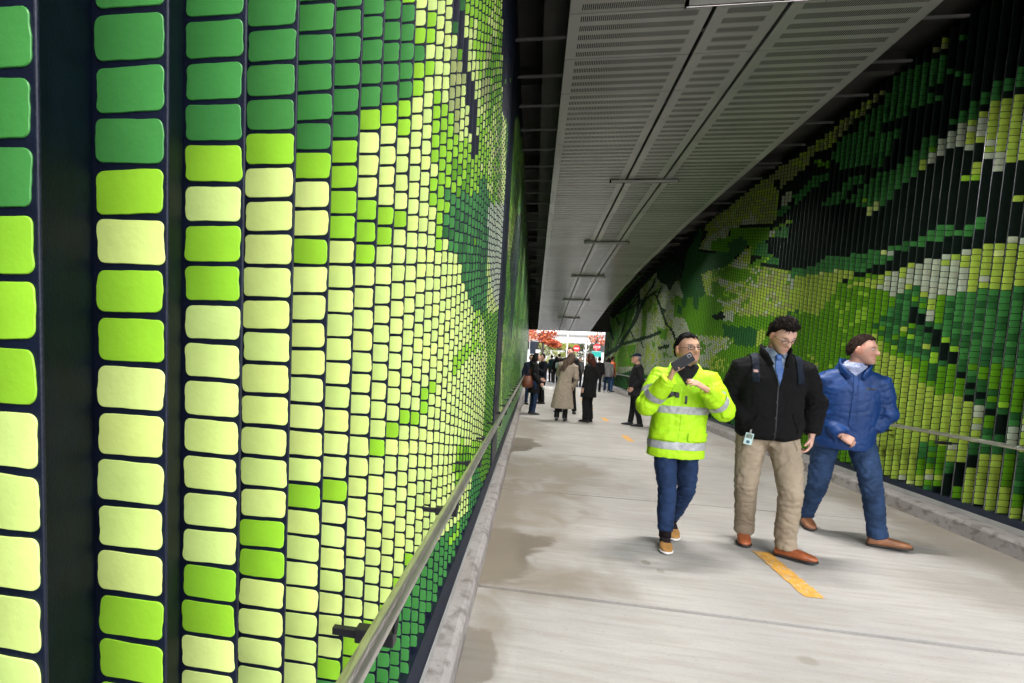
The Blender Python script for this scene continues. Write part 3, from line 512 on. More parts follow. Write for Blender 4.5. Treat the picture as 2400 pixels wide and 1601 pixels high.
# ------------------------------------------------------------------ hung ceiling
def ceil_z(y):
    t = [(-5, 4.5), (12, 4.5), (17, 4.36), (20.5, 4.15), (23.8, 3.9), (27.3, 3.55), (30.7, 3.17), (40, 2.2)]
    for (a, za), (b, zb) in zip(t, t[1:]):
        if y <= b: return za+(zb-za)*(y-a)/(b-a)
def slotted(name):
    mt = bpy.data.materials.new(name); t, b = nodes_of(mt); L = t.links; N = t.nodes.new
    uv = N('ShaderNodeUVMap'); sp = N('ShaderNodeSeparateXYZ'); L.new(uv.outputs[0], sp.inputs[0])
    def m_(op, a, c=None, d=None):
        x = N('ShaderNodeMath'); x.operation = op
        for i, v in enumerate((a, c, d)):
            if v is None: continue
            if isinstance(v, (int, float)): x.inputs[i].default_value = v
            else: L.new(v, x.inputs[i])
        return x.outputs[0]
    X, Y = sp.outputs[0], sp.outputs[1]             # metres across / along the panel
    sx = m_('LESS_THAN', m_('FRACT', m_('DIVIDE', X, 0.0175)), 0.52)
    sy = m_('LESS_THAN', m_('FRACT', m_('DIVIDE', m_('ADD', Y, -0.035), 0.137)), 0.56)
    at = N('ShaderNodeAttribute'); at.attribute_name = 'wid'
    ex = m_('MULTIPLY', m_('GREATER_THAN', X, 0.10), m_('LESS_THAN', X, m_('SUBTRACT', at.outputs['Fac'], 0.10)))
    ey = m_('MULTIPLY', m_('GREATER_THAN', Y, 0.035), m_('LESS_THAN', Y, 0.035+0.137*4.9))
    msk = m_('MULTIPLY', m_('MULTIPLY', sx, sy), m_('MULTIPLY', ex, ey))
    mx = N('ShaderNodeMix'); mx.data_type = 'RGBA'; L.new(msk, mx.inputs[0])
    nz = N('ShaderNodeTexNoise'); nz.inputs['Scale'].default_value = 3.0; tc = N('ShaderNodeTexCoord'); L.new(tc.outputs['Object'], nz.inputs['Vector'])
    r = N('ShaderNodeValToRGB'); r.color_ramp.elements[0].color = (0.27, 0.275, 0.265, 1); r.color_ramp.elements[1].color = (0.36, 0.365, 0.35, 1); L.new(nz.outputs[0], r.inputs[0])
    L.new(r.outputs[0], mx.inputs[6]); mx.inputs[7].default_value = (0.012, 0.012, 0.012, 1)
    oi = N('ShaderNodeObjectInfo'); vm = N('ShaderNodeVectorMath'); vm.operation = 'SCALE'; L.new(mx.outputs[2], vm.inputs[0]); L.new(m_('MULTIPLY_ADD', oi.outputs['Random'], 0.16, 0.94), vm.inputs['Scale'])
    L.new(vm.outputs[0], b.inputs['Base Color']); b.inputs['Roughness'].default_value = 0.24
    L.new(m_('MULTIPLY_ADD', msk, -0.45, 0.5), b.inputs['Specular IOR Level'])
    return mt
M['panel'] = slotted('slotted_ceiling_sheet')
ceil = tag(empty('hung_ceiling', (1.6, 2.0, 4.5)), 'grey slotted metal ceiling hung over the path', 'ceiling')
pl = 0.70; y = 5.575-pl*3; ny = 0
while y < 30.6 and ny < 40:
    for (x0, x1) in ((0.13, 1.322), (1.358, 1.912), (1.948, 3.10)):
        a, b = y+0.005, min(y+pl-0.005, 30.75); za, zb = ceil_z(a), ceil_z(b); wd = x1-x0; fl = 0.035
        V = [(x0, a, za), (x1, a, za), (x1, b, zb), (x0, b, zb), (x0, a, za+fl), (x1, a, za+fl), (x1, b, zb+fl), (x0, b, zb+fl)]
        Fc = [(0, 3, 2, 1), (4, 5, 6, 7), (0, 1, 5, 4), (1, 2, 6, 5), (2, 3, 7, 6), (3, 0, 4, 7)]
        me = bpy.data.meshes.new('ceiling_panel'); me.from_pydata(V, [], Fc)
        ul = me.uv_layers.new(name='UVMap'); uvs = {0: (0, 0), 1: (wd, 0), 2: (wd, pl), 3: (0, pl)}
        for lp in me.loops: ul.data[lp.index].uv = uvs.get(lp.vertex_index, (0, 0))
        at = me.attributes.new('wid', 'FLOAT', 'POINT'); at.data.foreach_set('value', [wd]*8)
        link('ceiling_panel', me, ceil, [M['panel']])
    y += pl; ny += 1
for i in range(38):
    yb = 5.30+0.672*(i-2)
    if yb > 30.5: break
    bm = bmesh.new(); z = ceil_z(yb)+0.045; box(bm, -0.36, 3.50, yb-0.010, yb+0.010, z, z+0.022)
    bm_obj('hanger_bar', bm, M['bar'], ceil)
for x in (0.17, 3.06):
    bm = bmesh.new()
    pts = [(x, 3.6+0.5*i, ceil_z(3.6+0.5*i)+0.10) for i in range(55)]
    tube(bm, pts, 0.022, 4, up=Vector((1, 0, 0))); bm_obj('edge_channel', bm, M['deck'], ceil)
names = ['nearest', 'second', 'third', 'fourth', 'fifth', 'farthest']
for i in range(6):
    yb = 4.80+4.37*i; z = ceil_z(yb)
    t = tag(empty('strip_light', (1.6, yb, z-0.05)), f'slim strip light across the slotted ceiling, {names[i]} along the underpass' if 0 < i < 5 else f'slim strip light across the slotted ceiling, {names[i]} of the row', 'lamp', 'strip lights on the ceiling')
    bm = bmesh.new()                                # a slim trough open below: blades, end plates, lid; near blade longer to screen the added glow
    box(bm, 1.08, 2.16, yb-0.034, yb-0.028, z-0.062, z-0.006); box(bm, 1.08, 2.16, yb+0.028, yb+0.034, z-0.031, z-0.006)
    box(bm, 1.08, 1.086, yb-0.0279, yb+0.0279, z-0.05, z-0.006); box(bm, 2.154, 2.16, yb-0.0279, yb+0.0279, z-0.05, z-0.006); box(bm, 1.087, 2.153, yb-0.0279, yb+0.0279, z-0.012, z-0.007)
    bm_obj('lamp_housing', bm, M['lamp_inside'], t)
    bm = bmesh.new(); box(bm, 1.10, 2.15, yb-0.041, yb-0.0345, z-0.058, z-0.016, 0.002); bm_obj('front_trim', bm, M['lamp_trim'], t)
    bm = bmesh.new(); box(bm, 1.095, 2.145, yb-0.024, yb+0.024, z-0.020, z-0.0125); bm_obj('added_glow_diffuser', bm, M['lamp'], t)  # emits the added fill for the middle of the underpass

# ------------------------------------------------------------------ the bridge overhead
br = tag(empty('bridge', (1.8, 17, 5.3)), 'dark bridge deck and girders above the hung ceiling', 'bridge')
bm = bmesh.new(); box(bm, -14, 18, 0.3, Y_END, 5.45, 6.2); bm_obj('deck_slab', bm, M['deck'], br)
for x in (0.02, 1.6, 3.2):
    bm = bmesh.new(); box(bm, x-0.02, x+0.02, 3.4, Y_END-0.1, 4.82, 5.449); box(bm, x-0.12, x+0.12, 3.4, Y_END-0.1, 4.79, 4.819); 
    if x > 1: bm_obj('girder', bm, M['deck'], br)
    else: bm_obj('girder', bm, M['deck'], br)
for i in range(9):
    bm = bmesh.new(); yb = 4.3+3.2*i; box(bm, -0.52, 4.3, yb-0.06, yb+0.06, 5.21, 5.449); bm_obj('cross_beam', bm, M['deck'], br)
bm = bmesh.new(); box(bm, -8, 12, Y_END-0.09, Y_END+0.5, 3.19, 6.6); bm_obj('end_fascia', bm, M['deck'], br)
bm = bmesh.new(); box(bm, -0.2, -0.08, 3.3, 4.3, 4.75, 4.9); bm_obj('brace', bm, M['deck'], br)
for s, x0, x1 in ((-1, -8, -0.92), (1, 4.72, 14)):
    bm = bmesh.new(); box(bm, x0, x1, 3.3, Y_END+1.4, 0, 5.449); bm_obj('abutment', bm, M['deck'], br)
# ------------------------------------------------------------------ people
def fabric(name, col, rough=0.9, var=0.18, vs=14, bump=0.35, bs=35, spec=0.2, attr=False):
    return mat(name, col, rough, spec=spec, var=var, vscale=vs, bump=bump, bscale=bs, attr=attr)
M['skin'] = mat('skin', (0.5, 0.3, 0.2), 0.5, spec=0.4, var=0.06, vscale=40, attr=True)
M['eye'] = mat('eyeball', (0.6, 0.6, 0.6), 0.15, attr=True)
M['lens'] = mat('dark_glass', (0.01, 0.01, 0.012), 0.08)
M['black'] = mat('black_rubber', (0.008, 0.008, 0.008), 0.5, var=0.2)
M['silver'] = mat('reflective_tape', (0.36, 0.37, 0.38), 0.4, spec=0.5, var=0.2, vscale=30, bump=0.15, bscale=60)

def mesh_from(bm, voxel, smooth=4, fac=0.5):
    me = bpy.data.meshes.new('tmp'); bmesh.ops.recalc_face_normals(bm, faces=bm.faces[:]); bm.to_mesh(me); bm.free()
    o = bpy.data.objects.new('tmp', me); COL.objects.link(o)
    r = o.modifiers.new('r', 'REMESH'); r.mode = 'VOXEL'; r.voxel_size = voxel; r.adaptivity = 0
    if smooth: s = o.modifiers.new('s', 'SMOOTH'); s.factor = fac; s.iterations = smooth
    dg = bpy.context.evaluated_depsgraph_get(); dg.update()
    out = bpy.data.meshes.new_from_object(o.evaluated_get(dg)); bpy.data.objects.remove(o); bpy.data.meshes.remove(me)
    return out
def coords(me):
    a = np.empty(len(me.vertices)*3); me.vertices.foreach_get('co', a); return a.reshape(-1, 3)
def normals(me):
    a = np.empty(len(me.vertices)*3); me.vertices.foreach_get('normal', a); return a.reshape(-1, 3)
def setco(me, c): me.vertices.foreach_set('co', c.ravel()); me.update()
def wrinkle(me, amp, scale, aniso=(1, 1, 1), seed=0, ridged=True):
    if amp <= 0: return
    c = coords(me); n = normals(me); off = seed*7.3; d = np.empty(len(c))
    for i, p in enumerate(c):
        q = Vector((p[0]*scale*aniso[0]+off, p[1]*scale*aniso[1], p[2]*scale*aniso[2]))
        q += noise.noise_vector(q*0.6)*0.8
        a = noise.noise(q); b = noise.noise(q*2.1+Vector((3, 1, 7))); g_ = noise.noise(q*0.5+Vector((9, 2, 4)))
        d[i] = (0.15-0.55*max(0.0, 1-abs(a)*3.2)**1.3-0.40*max(0.0, 1-abs(b)*4)**1.5*max(0, 0.4+1.6*g_)+0.75*g_) if ridged else a+0.4*b
    setco(me, c+n*(d*amp)[:, None])
def folds(me, spots, seed=0):
    """cross folds gathered round joints: (point, axis, reach, depth, spacing)"""
    c = coords(me); n = normals(me); d = np.zeros(len(c))
    for q, ax, reach, amp, lam in spots:
        r = c-np.array(q); dist = np.linalg.norm(r, axis=1); idx = np.where(dist < reach*1.8)[0]; ax = np.array(ax.normalized())
        for i in idx:
            p = Vector(c[i]); s = r[i]@ax
            ph = s/lam*math.pi+2.6*noise.noise(p*7+Vector((seed, 0, 0)))+1.3*noise.noise(p*19)
            k = max(0.0, 0.35+1.1*noise.noise(p*11+Vector((4, seed, 2))))
            d[i] -= amp*math.exp(-(dist[i]/reach)**2)*k*(1-abs(math.sin(ph)))**2.2*1.6
    setco(me, c+n*d[:, None])
UP = Vector((0, 0, 1))
def V3(t): return Vector(t)
def lerp(a, b, t): return a+(b-a)*t

class Fig:
    """joints of one person; right/left are the person's own"""
    def __init__(s, J, gaze=None, head_tilt=0.0):
        s.J = {k: V3(v) for k, v in J.items()}; J = s.J
        s.pel = (J['hipR']+J['hipL'])/2; s.nb = J['neck']
        s.up = (s.nb-s.pel).normalized()
        rt = (J['shR']-J['shL']); s.rt = (rt-s.up*rt.dot(s.up)).normalized(); s.fw = s.up.cross(s.rt).normalized()
        hr = J['hipR']-J['hipL']; s.hrt = (hr-Vector((0, 0, hr.z))).normalized(); s.hfw = Vector((0, 0, 1)).cross(s.hrt)
        s.L = (s.nb-s.pel).length; s.k = s.L/0.545
        g = V3(gaze).normalized() if gaze else s.fw.copy(); s.hf = g
        r = g.cross(Vector((0, 0, 1))).normalized(); u = r.cross(g)
        q = Matrix.Rotation(head_tilt, 3, g); s.hr, s.hu = q @ r, q @ u
        s.hc = J['head']
    def tpt(s, t, right=0.0, fwd=0.0):
        # torso axis curves from the hips' frame into the shoulders' frame
        return s.pel+(s.nb-s.pel)*t+s.rt*right+s.fw*fwd
    def torso(s, bm, prof, n=28, e=0.85):
        rings = []
        for t, hw, hd, fo in prof:
            w_ = max(0.0, min(1.0, t*1.6)); rt = s.hrt.lerp(s.rt, w_).normalized(); fw = s.hfw.lerp(s.fw, w_).normalized()
            c = s.pel+((s.nb-s.pel)*t if t >= 0 else Vector((0, 0, s.L*t)))+fw*fo*s.k
            rings.append(ering(c, rt*hw*s.k, fw*hd*s.k, n, e))
        loft(bm, rings)
    def head_mat(s, hs=1.0):
        m_ = Matrix.Identity(4)
        for i in range(3):
            m_[i][0] = s.hr[i]*hs; m_[i][1] = s.hf[i]*hs; m_[i][2] = s.hu[i]*hs
        m_.translation = s.hc; return m_

def sst(a, b, x): 
    t = np.clip((x-a)/(b-a), 0, 1); return t*t*(3-2*t)
def head_points(d, wide=1.0):
    """sculpt a head from unit directions; x right, y forward, z up, metres"""
    x, y, z = d[:, 0].copy(), d[:, 1].copy(), d[:, 2].copy()
    wj = 1-0.23*sst(0.15, 0.95, -z)+0.0*z
    X = 0.0765*wide*np.sign(x)*np.abs(x)**0.92*wj; Y = 0.098*y; Z = 0.1185*z
    Y = np.where(y > 0, Y*0.93, Y*1.0); Y += 0.050*sst(0.25, 1.0, -z); Y -= 0.010*sst(0.1, 1.0, z)
    f = sst(0.0, 0.35, y)
    ax = np.abs(X)
    Y -= f*0.006*sst(0.03, 0.07, ax)*0
    Y -= f*0.0125*np.exp(-((ax-0.032)/0.017)**2-((Z-0.010)/0.012)**2)
    Y += f*0.004*np.exp(-((Z-0.030)/0.009)**2)*np.exp(-(ax/0.045)**2)
    nz = np.where(Z > -0.027, sst(0.026, -0.026, Z), sst(-0.041, -0.027, Z))
    Y += f*0.036*np.exp(-(X/(0.0095+0.0075*nz))**2)*nz
    Y += f*0.004*np.exp(-((ax-0.043)/0.018)**2-((Z+0.020)/0.018)**2)
    Y += f*0.0095*np.exp(-(X/0.024)**2)*(np.exp(-((Z+0.0575)/0.006)**2)+np.exp(-((Z+0.071)/0.006)**2))
    Y -= f*0.005*np.exp(-(X/0.024)**2-((Z+0.0645)/0.0025)**2)
    Y += f*0.012*np.exp(-(X/0.022)**2-((Z+0.100)/0.015)**2)
    return np.stack([X, Y, Z], 1)
def sph(nu, nv):
    V = [(0, 0, 1)]+[(math.sin(math.pi*j/nv)*math.cos(2*math.pi*i/nu), math.sin(math.pi*j/nv)*math.sin(2*math.pi*i/nu), math.cos(math.pi*j/nv)) for j in range(1, nv) for i in range(nu)]+[(0, 0, -1)]
    Fc = [(0, 1+i, 1+(i+1) % nu) for i in range(nu)]
    for j in range(nv-2):
        for i in range(nu): a = 1+j*nu+i; b = 1+j*nu+(i+1) % nu; Fc.append((a, a+nu, b+nu, b))
    l = len(V)-1; q = 1+(nv-2)*nu
    Fc += [(q+(i+1) % nu, q+i, l) for i in range(nu)]
    return np.array(V), Fc
def add_raw(bm, V, Fc):
    vs = [bm.verts.new(v) for v in V]
    for f in Fc:
        try: bm.faces.new([vs[i] for i in f])
        except ValueError: pass
    return vs
def hand(bm, wrist, d, palm, k=1.0, curl=0.5, thumb_side=1.0, spread=0.06):
    """palm and five separate fingers; d along the hand, palm = normal out of the palm"""
    d = d.normalized(); palm = (palm-d*palm.dot(d)).normalized(); sd = d.cross(palm).normalized()*thumb_side   # sd: towards the thumb
    c = [(0.0, .026, .019), (.025, .034, .018), (.06, .042, .016), (.088, .041, .013)]
    loft(bm, [ering(wrist+d*(t*k), sd*(w_*k), palm*(h_*k), 14, 0.8) for t, w_, h_ in c])
    for i, (ln, r) in enumerate(((.074, .0092), (.082, .0095), (.076, .009), (.058, .0080))):
        o = wrist+d*(.082*k)+sd*((.030-.0205*i)*k); p = [o-d*.012*k, o]; a = curl*(0.85+0.12*i); q = o.copy(); ang = 0
        dd = (d+sd*(spread*(1.2-i*0.8))).normalized()
        for seg, fr in enumerate((.46, .30, .24)):
            ang += a*(0.8, 1.0, 0.7)[seg]; v = (dd*math.cos(ang)+palm*math.sin(ang)); q = q+v*(ln*fr*k); p.append(q.copy())
        tube(bm, p, [r*k, r*k, r*.98*k, r*.9*k, r*.72*k], 8)
    o = wrist+d*.022*k+sd*.026*k; t1 = (d*.62+sd*.72+palm*.25).normalized(); t2 = (d*.85+sd*.30+palm*(.2+.5*curl)).normalized(); t3 = (d*.85+palm*(.2+.8*curl)).normalized()
    p1 = o+t1*.038*k; p2 = p1+t2*.030*k; p3 = p2+t3*.024*k
    tube(bm, [o-t1*.01, o, p1, p2, p3], [.012*k, .0125*k, .0105*k, .0098*k, .0072*k], 8)

def body(f, root, skin, voxel=0.006, hs=1.0, wide=1.0, beard=None, brow=(0.03, 0.02, 0.015), hands=None, sex='m', lips=None):
    bm = bmesh.new(); J = f.J; k = f.k
    V, Fc = sph(56, 44); hp = head_points(V, wide); hm = f.head_mat(hs)
    hv = [hm @ Vector(p) for p in hp]; add_raw(bm, hv, Fc)
    for s in (1, -1):
        m_ = hm @ Matrix.Translation((s*0.081*wide, -0.010, -0.004)) @ Matrix.Rotation(s*R(-18), 4, 'Z') @ Matrix.Rotation(R(-8), 4, 'X')
        bmesh.ops.create_uvsphere(bm, u_segments=12, v_segments=10, radius=1, matrix=m_ @ Matrix.Diagonal((0.0095, 0.018, 0.033, 1)))
    nk = f.nb
    hb = hm @ Vector((0, -0.015, -0.055))
    tube(bm, [nk-f.up*0.06, nk, lerp(nk, hb, .5), hb], [.066*k, .058*k, .054*k, .055*k], 18, up=f.fw)
    f.torso(bm, [(-.12, .12, .08, 0), (0, .14, .095, 0), (.3, .125, .085, 0), (.6, .15, .095, 0), (.84, .15, .085, -.01), (1.0, .075, .06, 0)])
    for s in 'RL':
        sh, el, wr = J['sh'+s], J['el'+s], J['wr'+s]
        tube(bm, [lerp(f.nb, sh, .45), sh, lerp(sh, el, .5), el, lerp(el, wr, .35), wr], [.05*k, .044*k, .042*k, .035*k, .034*k, .024*k], 12)
        h = (hands or {}).get(s)
        d = (V3(h[0]) if h and h[0] is not None else (wr-el)).normalized(); pn = V3(h[1]) if h else (f.rt*(-1 if s == 'R' else 1))
        cu = h[2] if h else 0.35
        # the thumb points the way that keeps a right hand right
        ts = 1.0 if s == "R" else -1.0
        hand(bm, wr, d, pn, k*0.98, cu, ts)
        hp_, kn, an = J['hip'+s], J['kn'+s], J['an'+s]
        tube(bm, [hp_+Vector((0, 0, .06*k)), hp_, lerp(hp_, kn, .5), kn, lerp(kn, an, .35), an, an-Vector((0, 0, .02))], [.07*k, .068*k, .06*k, .046*k, .046*k, .034*k, .036*k], 12)
        toe = J['toe'+s]; td = (toe-an); td.z = 0; td = td.normalized()
        tube(bm, [an-td*.03-Vector((0, 0, .035)), an+td*.03-Vector((0, 0, .045)), lerp(an, toe, .62)+Vector((0, 0, .012-0.2*an.z))], [.024, .024, .014], 10)
    me = mesh_from(bm, voxel, 2, 0.35)
    c = coords(me); inv = np.array(hm.inverted()); hl = c@inv[:3, :3].T+inv[:3, 3]
    col = np.tile(np.array(skin), (len(c), 1)).astype(float)
    isH = (hl[:, 2] > -0.125) & (np.linalg.norm(hl, axis=1) < 0.17); x, y, z = hl[:, 0], hl[:, 1], hl[:, 2]
    def blend(msk, cc, a): col[:] = col*(1-(msk*a)[:, None])+np.array(cc)*(msk*a)[:, None]
    red = np.array(skin)*np.array((1.06, .80, .76))
    blend(isH*np.exp(-((np.abs(x)-.045)/.02)**2-((z+.02)/.02)**2)*(y > .03), red, .55); blend(isH*np.exp(-(x/.016)**2-((z+.028)/.012)**2)*(y > .08), red, .6)
    blend((isH & (np.abs(x) > .068*wide) & (y < .03)).astype(float), red, .6)
    blend(isH*np.exp(-((np.abs(x)-.032)/.016)**2-((z-.004)/.008)**2)*(y > .04), np.array(skin)*.62, .5)
    if beard:
        bc, ba, kind = beard
        msk = isH*sst(-.03, -.052, z)*(y > -.01)*1.0 if kind == 'full' else isH*np.maximum(np.exp(-(x/.026)**4-((z+.047)/.0065)**2), np.maximum(np.exp(-(x/.022)**4-((z+.100)/.018)**2), .7*np.exp(-((np.abs(x)-.03)/.008)**2-((z+.07)/.022)**2)))*(y > .04)
        blend(msk, bc, ba)
    blend(isH*np.exp(-(x/.023)**4-((z+.0645)/.0095)**2)*(y > .07), lips or np.array(skin)*np.array((.92, .58, .56)), .8)
    blend(isH*np.exp(-(x/.022)**4-((z+.0645)/.0022)**2)*(y > .06), np.array(skin)*.3, .7)
    blend(isH*np.exp(-((np.abs(x)-.033)/.017)**4-((z-.030-.05*(.033-np.abs(x)))/.0045)**2)*(y > .03), brow, .85)
    at = me.color_attributes.new('Col', 'FLOAT_COLOR', 'POINT'); at.data.foreach_set('color', np.c_[col, np.ones(len(col))].astype(np.float32).ravel())
    return link('body', me, root, [M['skin']], True), hm
def eyes(hm, root, wide=1.0):
    V, Fc = sph(16, 12)
    for s in (1, -1):
        me = bpy.data.meshes.new('eye'); P = V*np.array((0.0135, 0.0115, 0.0062))+np.array((s*0.0325*wide, 0.0735, 0.0095))
        me.from_pydata([hm @ Vector(p) for p in P], [], Fc)
        ang = np.hypot(V[:, 0]*0.0135, V[:, 2]*0.0062); c = np.where(((ang < 0.0058) & (V[:, 1] > 0))[:, None], np.array((.015, .01, .008)), np.array((.55, .52, .5)))
        at = me.color_attributes.new('Col', 'FLOAT_COLOR', 'POINT'); at.data.foreach_set('color', np.c_[c, np.ones(len(c))].astype(np.float32).ravel())
        link('eye', me, root, [M['eye']], True)
def hair_cap(f, root, hm, col, thick=0.014, front=0.075, side=-0.01, back=-0.07, wide=1.0, rough=0.03, name='hair', top=1.0, tuft=0.006, gloss=0.55, strands=0, curl=0.4):
    """hair as a shell that leaves the face free: front hairline height, side and back lengths in head metres"""
    V, Fc = sph(72, 54); hp = head_points(V, wide); y = hp[:, 1]; z = hp[:, 2]; x = hp[:, 0]
    base = V*np.array((0.0775*wide, 0.099, 0.119)); base[:, 1] -= 0.006
    lim = np.where(y > 0.035, front+0.004*np.sin(x*130), np.where(y > -0.005, lerp(side, front, sst(-.005, .035, y)), lerp(back, side, sst(-.06, -.005, y))))
    edge = sst(-0.012, 0.010, z-lim)
    P = np.empty_like(base)
    for i in range(len(base)):
        p = Vector(base[i]); n = noise.noise(Vector((p.x*38, p.y*24, p.z*38)))+.5*noise.noise(p*95)
        t = thick*(0.65+0.35*min(1, max(0, z[i]/0.08)))*top+tuft*n
        d = Vector(V[i]); o = p+d*t if edge[i] > 0 else p
        P[i] = lerp(np.array(p)*np.array((.5, .6, .7)), np.array(o), edge[i])
    P = list(P); Fc = list(Fc); ok = [i for i in range(len(base)) if edge[i] > .55]; rd = random.Random(int(thick*1e5)+strands)
    for _ in range(strands):
        i = ok[rd.randrange(len(ok))]; d = Vector(V[i]).normalized(); o = Vector(P[i])-d*.003
        t_ = (Vector((rd.uniform(-.6, .6), -.55, -.8))); t_ = (t_-d*t_.dot(d)).normalized()
        if y[i] > .03: t_ = (Vector((rd.uniform(-1, 1), .3, rd.uniform(-.5, .6)))); t_ = (t_-d*t_.dot(d)).normalized()
        ln = rd.uniform(.6, 1.2)*(.010+thick*.9); w_ = d.cross(t_)*rd.uniform(.0022, .004)
        p1 = o+t_*ln*.5+d*(.003+thick*.25*curl*rd.random()); p2 = o+t_*ln+d*(thick*curl*rd.uniform(-.2, .6)); k = len(P)
        P += [o-w_, o+w_, o+d*.004, p1-w_*.8, p1+w_*.8, p1+d*.0035, p2]
        Fc += [(k, k+1, k+4, k+3), (k+1, k+2, k+5, k+4), (k+2, k, k+3, k+5), (k+3, k+4, k+6), (k+4, k+5, k+6), (k+5, k+3, k+6)]
    me = bpy.data.meshes.new(name); me.from_pydata([hm @ Vector(p) for p in P], [], Fc)
    return link(name, me, root, [mat(name+'_strands', col, max(gloss, .8), spec=0.12, var=0.35, vscale=60, bump=0.6, bscale=90, stretch=(1, 1, .35))], True)
def long_hair(f, root, hm, col, length=0.33, width=0.10, col2=None, sway=0.0):
    bm = bmesh.new(); V, Fc = sph(48, 36)
    base = V*np.array((0.092, 0.112, 0.128)); base[:, 1] -= 0.012
    base = np.where((head_points(V)[:, 1] > 0.045)[:, None] & (base[:, 2] < 0.07)[:, None], base*np.array((.9, .35, .95)), base)
    add_raw(bm, [hm @ Vector(p) for p in base], Fc)
    rnd = random.Random(len(COL.objects))
    for i in range(26):
        a = -math.pi*(0.02+0.96*i/25)              # round the back of the head
        top = Vector((0.085*math.cos(a), 0.085*math.sin(a)-0.012, 0.0)); l = length*rnd.uniform(.72, 1.05)*(0.8+0.2*abs(math.sin(a)))
        pts = [hm @ top]
        for j in range(1, 6):
            t = j/5; p = hm @ (top*(1+0.30*min(t*1.6, 1))+Vector((0, -0.02*t, 0))); p = Vector((p.x+sway*t+rnd.uniform(-.01, .01), p.y+rnd.uniform(-.01, .01), (hm @ top).z-l*t)); pts.append(p)
        tube(bm, pts, [.03, .032, .03, .026, .02, .008], 7)
    me = mesh_from(bm, 0.011, 2); wrinkle(me, 0.006, 40, (1, 1, .12), 3)
    return link('hair', me, root, [mat('long_hair', col, 0.7, spec=0.2, var=0.45, vscale=22, bump=0.8, bscale=70, stretch=(1, 1, .12))], True)

MAN_COAT = [(-.24, .190, .140, 0), (0, .190, .138, .004), (.25, .188, .135, .008), (.5, .20, .138, .008), (.72, .212, .138, 0), (.88, .185, .122, -.012), (.98, .105, .09, -.005), (1.03, .083, .083, 0)]
def coat(f, root, mt, prof, name='jacket', sleeve=(.082, .072, .066, .062, .055), voxel=0.010, amp=0.006, scale=9, cuff=0.02, collar=None, sew=1.0, seed=1, aniso=(1, 1, .7), hood=False):
    bm = bmesh.new(); k = f.k; J = f.J
    f.torso(bm, [(t, a*sew, b*sew, c) for t, a, b, c in prof])
    tube(bm, [J['shR'], lerp(J['shR'], f.nb, .5)-f.up*.02, lerp(J['shL'], f.nb, .5)-f.up*.02, J['shL']], [.074*k, .085*k, .085*k, .074*k], 14, up=f.fw)
    for s in 'RL':
        sh, el, wr = J['sh'+s], J['el'+s], J['wr'+s]; a = [x*k for x in sleeve]
        tube(bm, [lerp(f.nb, sh, .55)-f.up*.03, sh, lerp(sh, el, .5), el, lerp(el, wr, .5), lerp(el, wr, 1-cuff)], [a[0]*.95, a[0], a[1], a[2]*1.02, a[3], a[4]], 16)
        ball(bm, el, a[2]*1.05, seg=14)
    if collar:
        h, r = collar
        c0 = f.nb-f.up*.02; cd = (f.up*1.0+f.fw*0.12).normalized(); ci = f.rt
        b_ = cd.cross(ci).normalized()
        loft(bm, [ering(c0+cd*(h*t)+f.fw*0.006, ci*(r*k*q), b_*(r*k*q), 20) for t, q in ((-.3, 1.15), (.3, 1.04), (1.0, 1.0))])
    if hood:
        ball(bm, f.nb-f.fw*.075*k+f.up*.0, (.12*k, .06*k, .085*k), Matrix(((f.rt.x, f.fw.x, f.up.x, 0), (f.rt.y, f.fw.y, f.up.y, 0), (f.rt.z, f.fw.z, f.up.z, 0), (0, 0, 0, 1))))
    me = mesh_from(bm, voxel, 5, 0.5); wrinkle(me, amp, scale, aniso, seed); wrinkle(me, amp*.35, scale*2.6, (1, 1, 1), seed+4, False)
    if voxel < .0105:
        fs = [(f.tpt(.12), f.up+f.rt*.2, .24, .010, .075), (f.tpt(.55), f.up, .20, .005, .09)]
        for s in 'RL':
            sh, el, wr = J['sh'+s], J['el'+s], J['wr'+s]
            fs += [(el, (wr-el).normalized()-(el-sh).normalized()*-1, .13, .016, .042), (lerp(el, wr, .8), wr-el, .09, .011, .036), (lerp(sh, el, .25), el-sh, .11, .010, .055)]
        folds(me, fs, seed)
    return link(name, me, root, [mt], True)
def trousers(f, root, mt, r=(.098, .086, .068, .066, .066), voxel=0.010, amp=0.006, name='trousers', seed=2, waist=(.165, .118), brk=0.02, rise=.12):
    bm = bmesh.new(); k = f.k; J = f.J
    f.torso(bm, [(-.16, .12, .09, 0), (-.06, waist[0], waist[1], -.004), (.05, waist[0]*.99, waist[1]*.97, 0), (rise+.06, waist[0]*.9, waist[1]*.93, 0)])
    for s in 'RL':
        h, kn, an = J['hip'+s], J['kn'+s], J['an'+s]; a = [x*k for x in r]
        fw = ((J['toe'+s]-an)*Vector((1, 1, 0))).normalized()
        tube(bm, [h+Vector((0, 0, .05*k)), h-Vector((0, 0, .03*k)), lerp(h, kn, .5), kn, lerp(kn, an, .4), lerp(kn, an, .8), an+Vector((0, 0, -brk))+fw*.01], [a[0]*.95, a[0], a[1], a[2], a[3], a[4]*.96, a[4]], 18, up=f.hrt)
    me = mesh_from(bm, voxel, 4, 0.5); wrinkle(me, amp, 8.5, (1, 1, 1.5), seed); wrinkle(me, amp*.4, 24, (1, 1, 1.4), seed+3, False)
    if voxel < .0105:
        fs = [(f.pel-UP*.07, f.hrt*.5+UP, .16, .010, .055)]
        for s in 'RL':
            h, kn, an = J['hip'+s], J['kn'+s], J['an'+s]
            fs += [(kn, UP+f.hrt*.35, .14, .010, .062), (lerp(kn, an, .84), UP-f.hrt*.3, .10, .013, .045), (lerp(h, kn, .35), UP+f.hrt*.6, .15, .009, .07)]
        folds(me, fs, seed)
    return link(name, me, root, [mt], True)
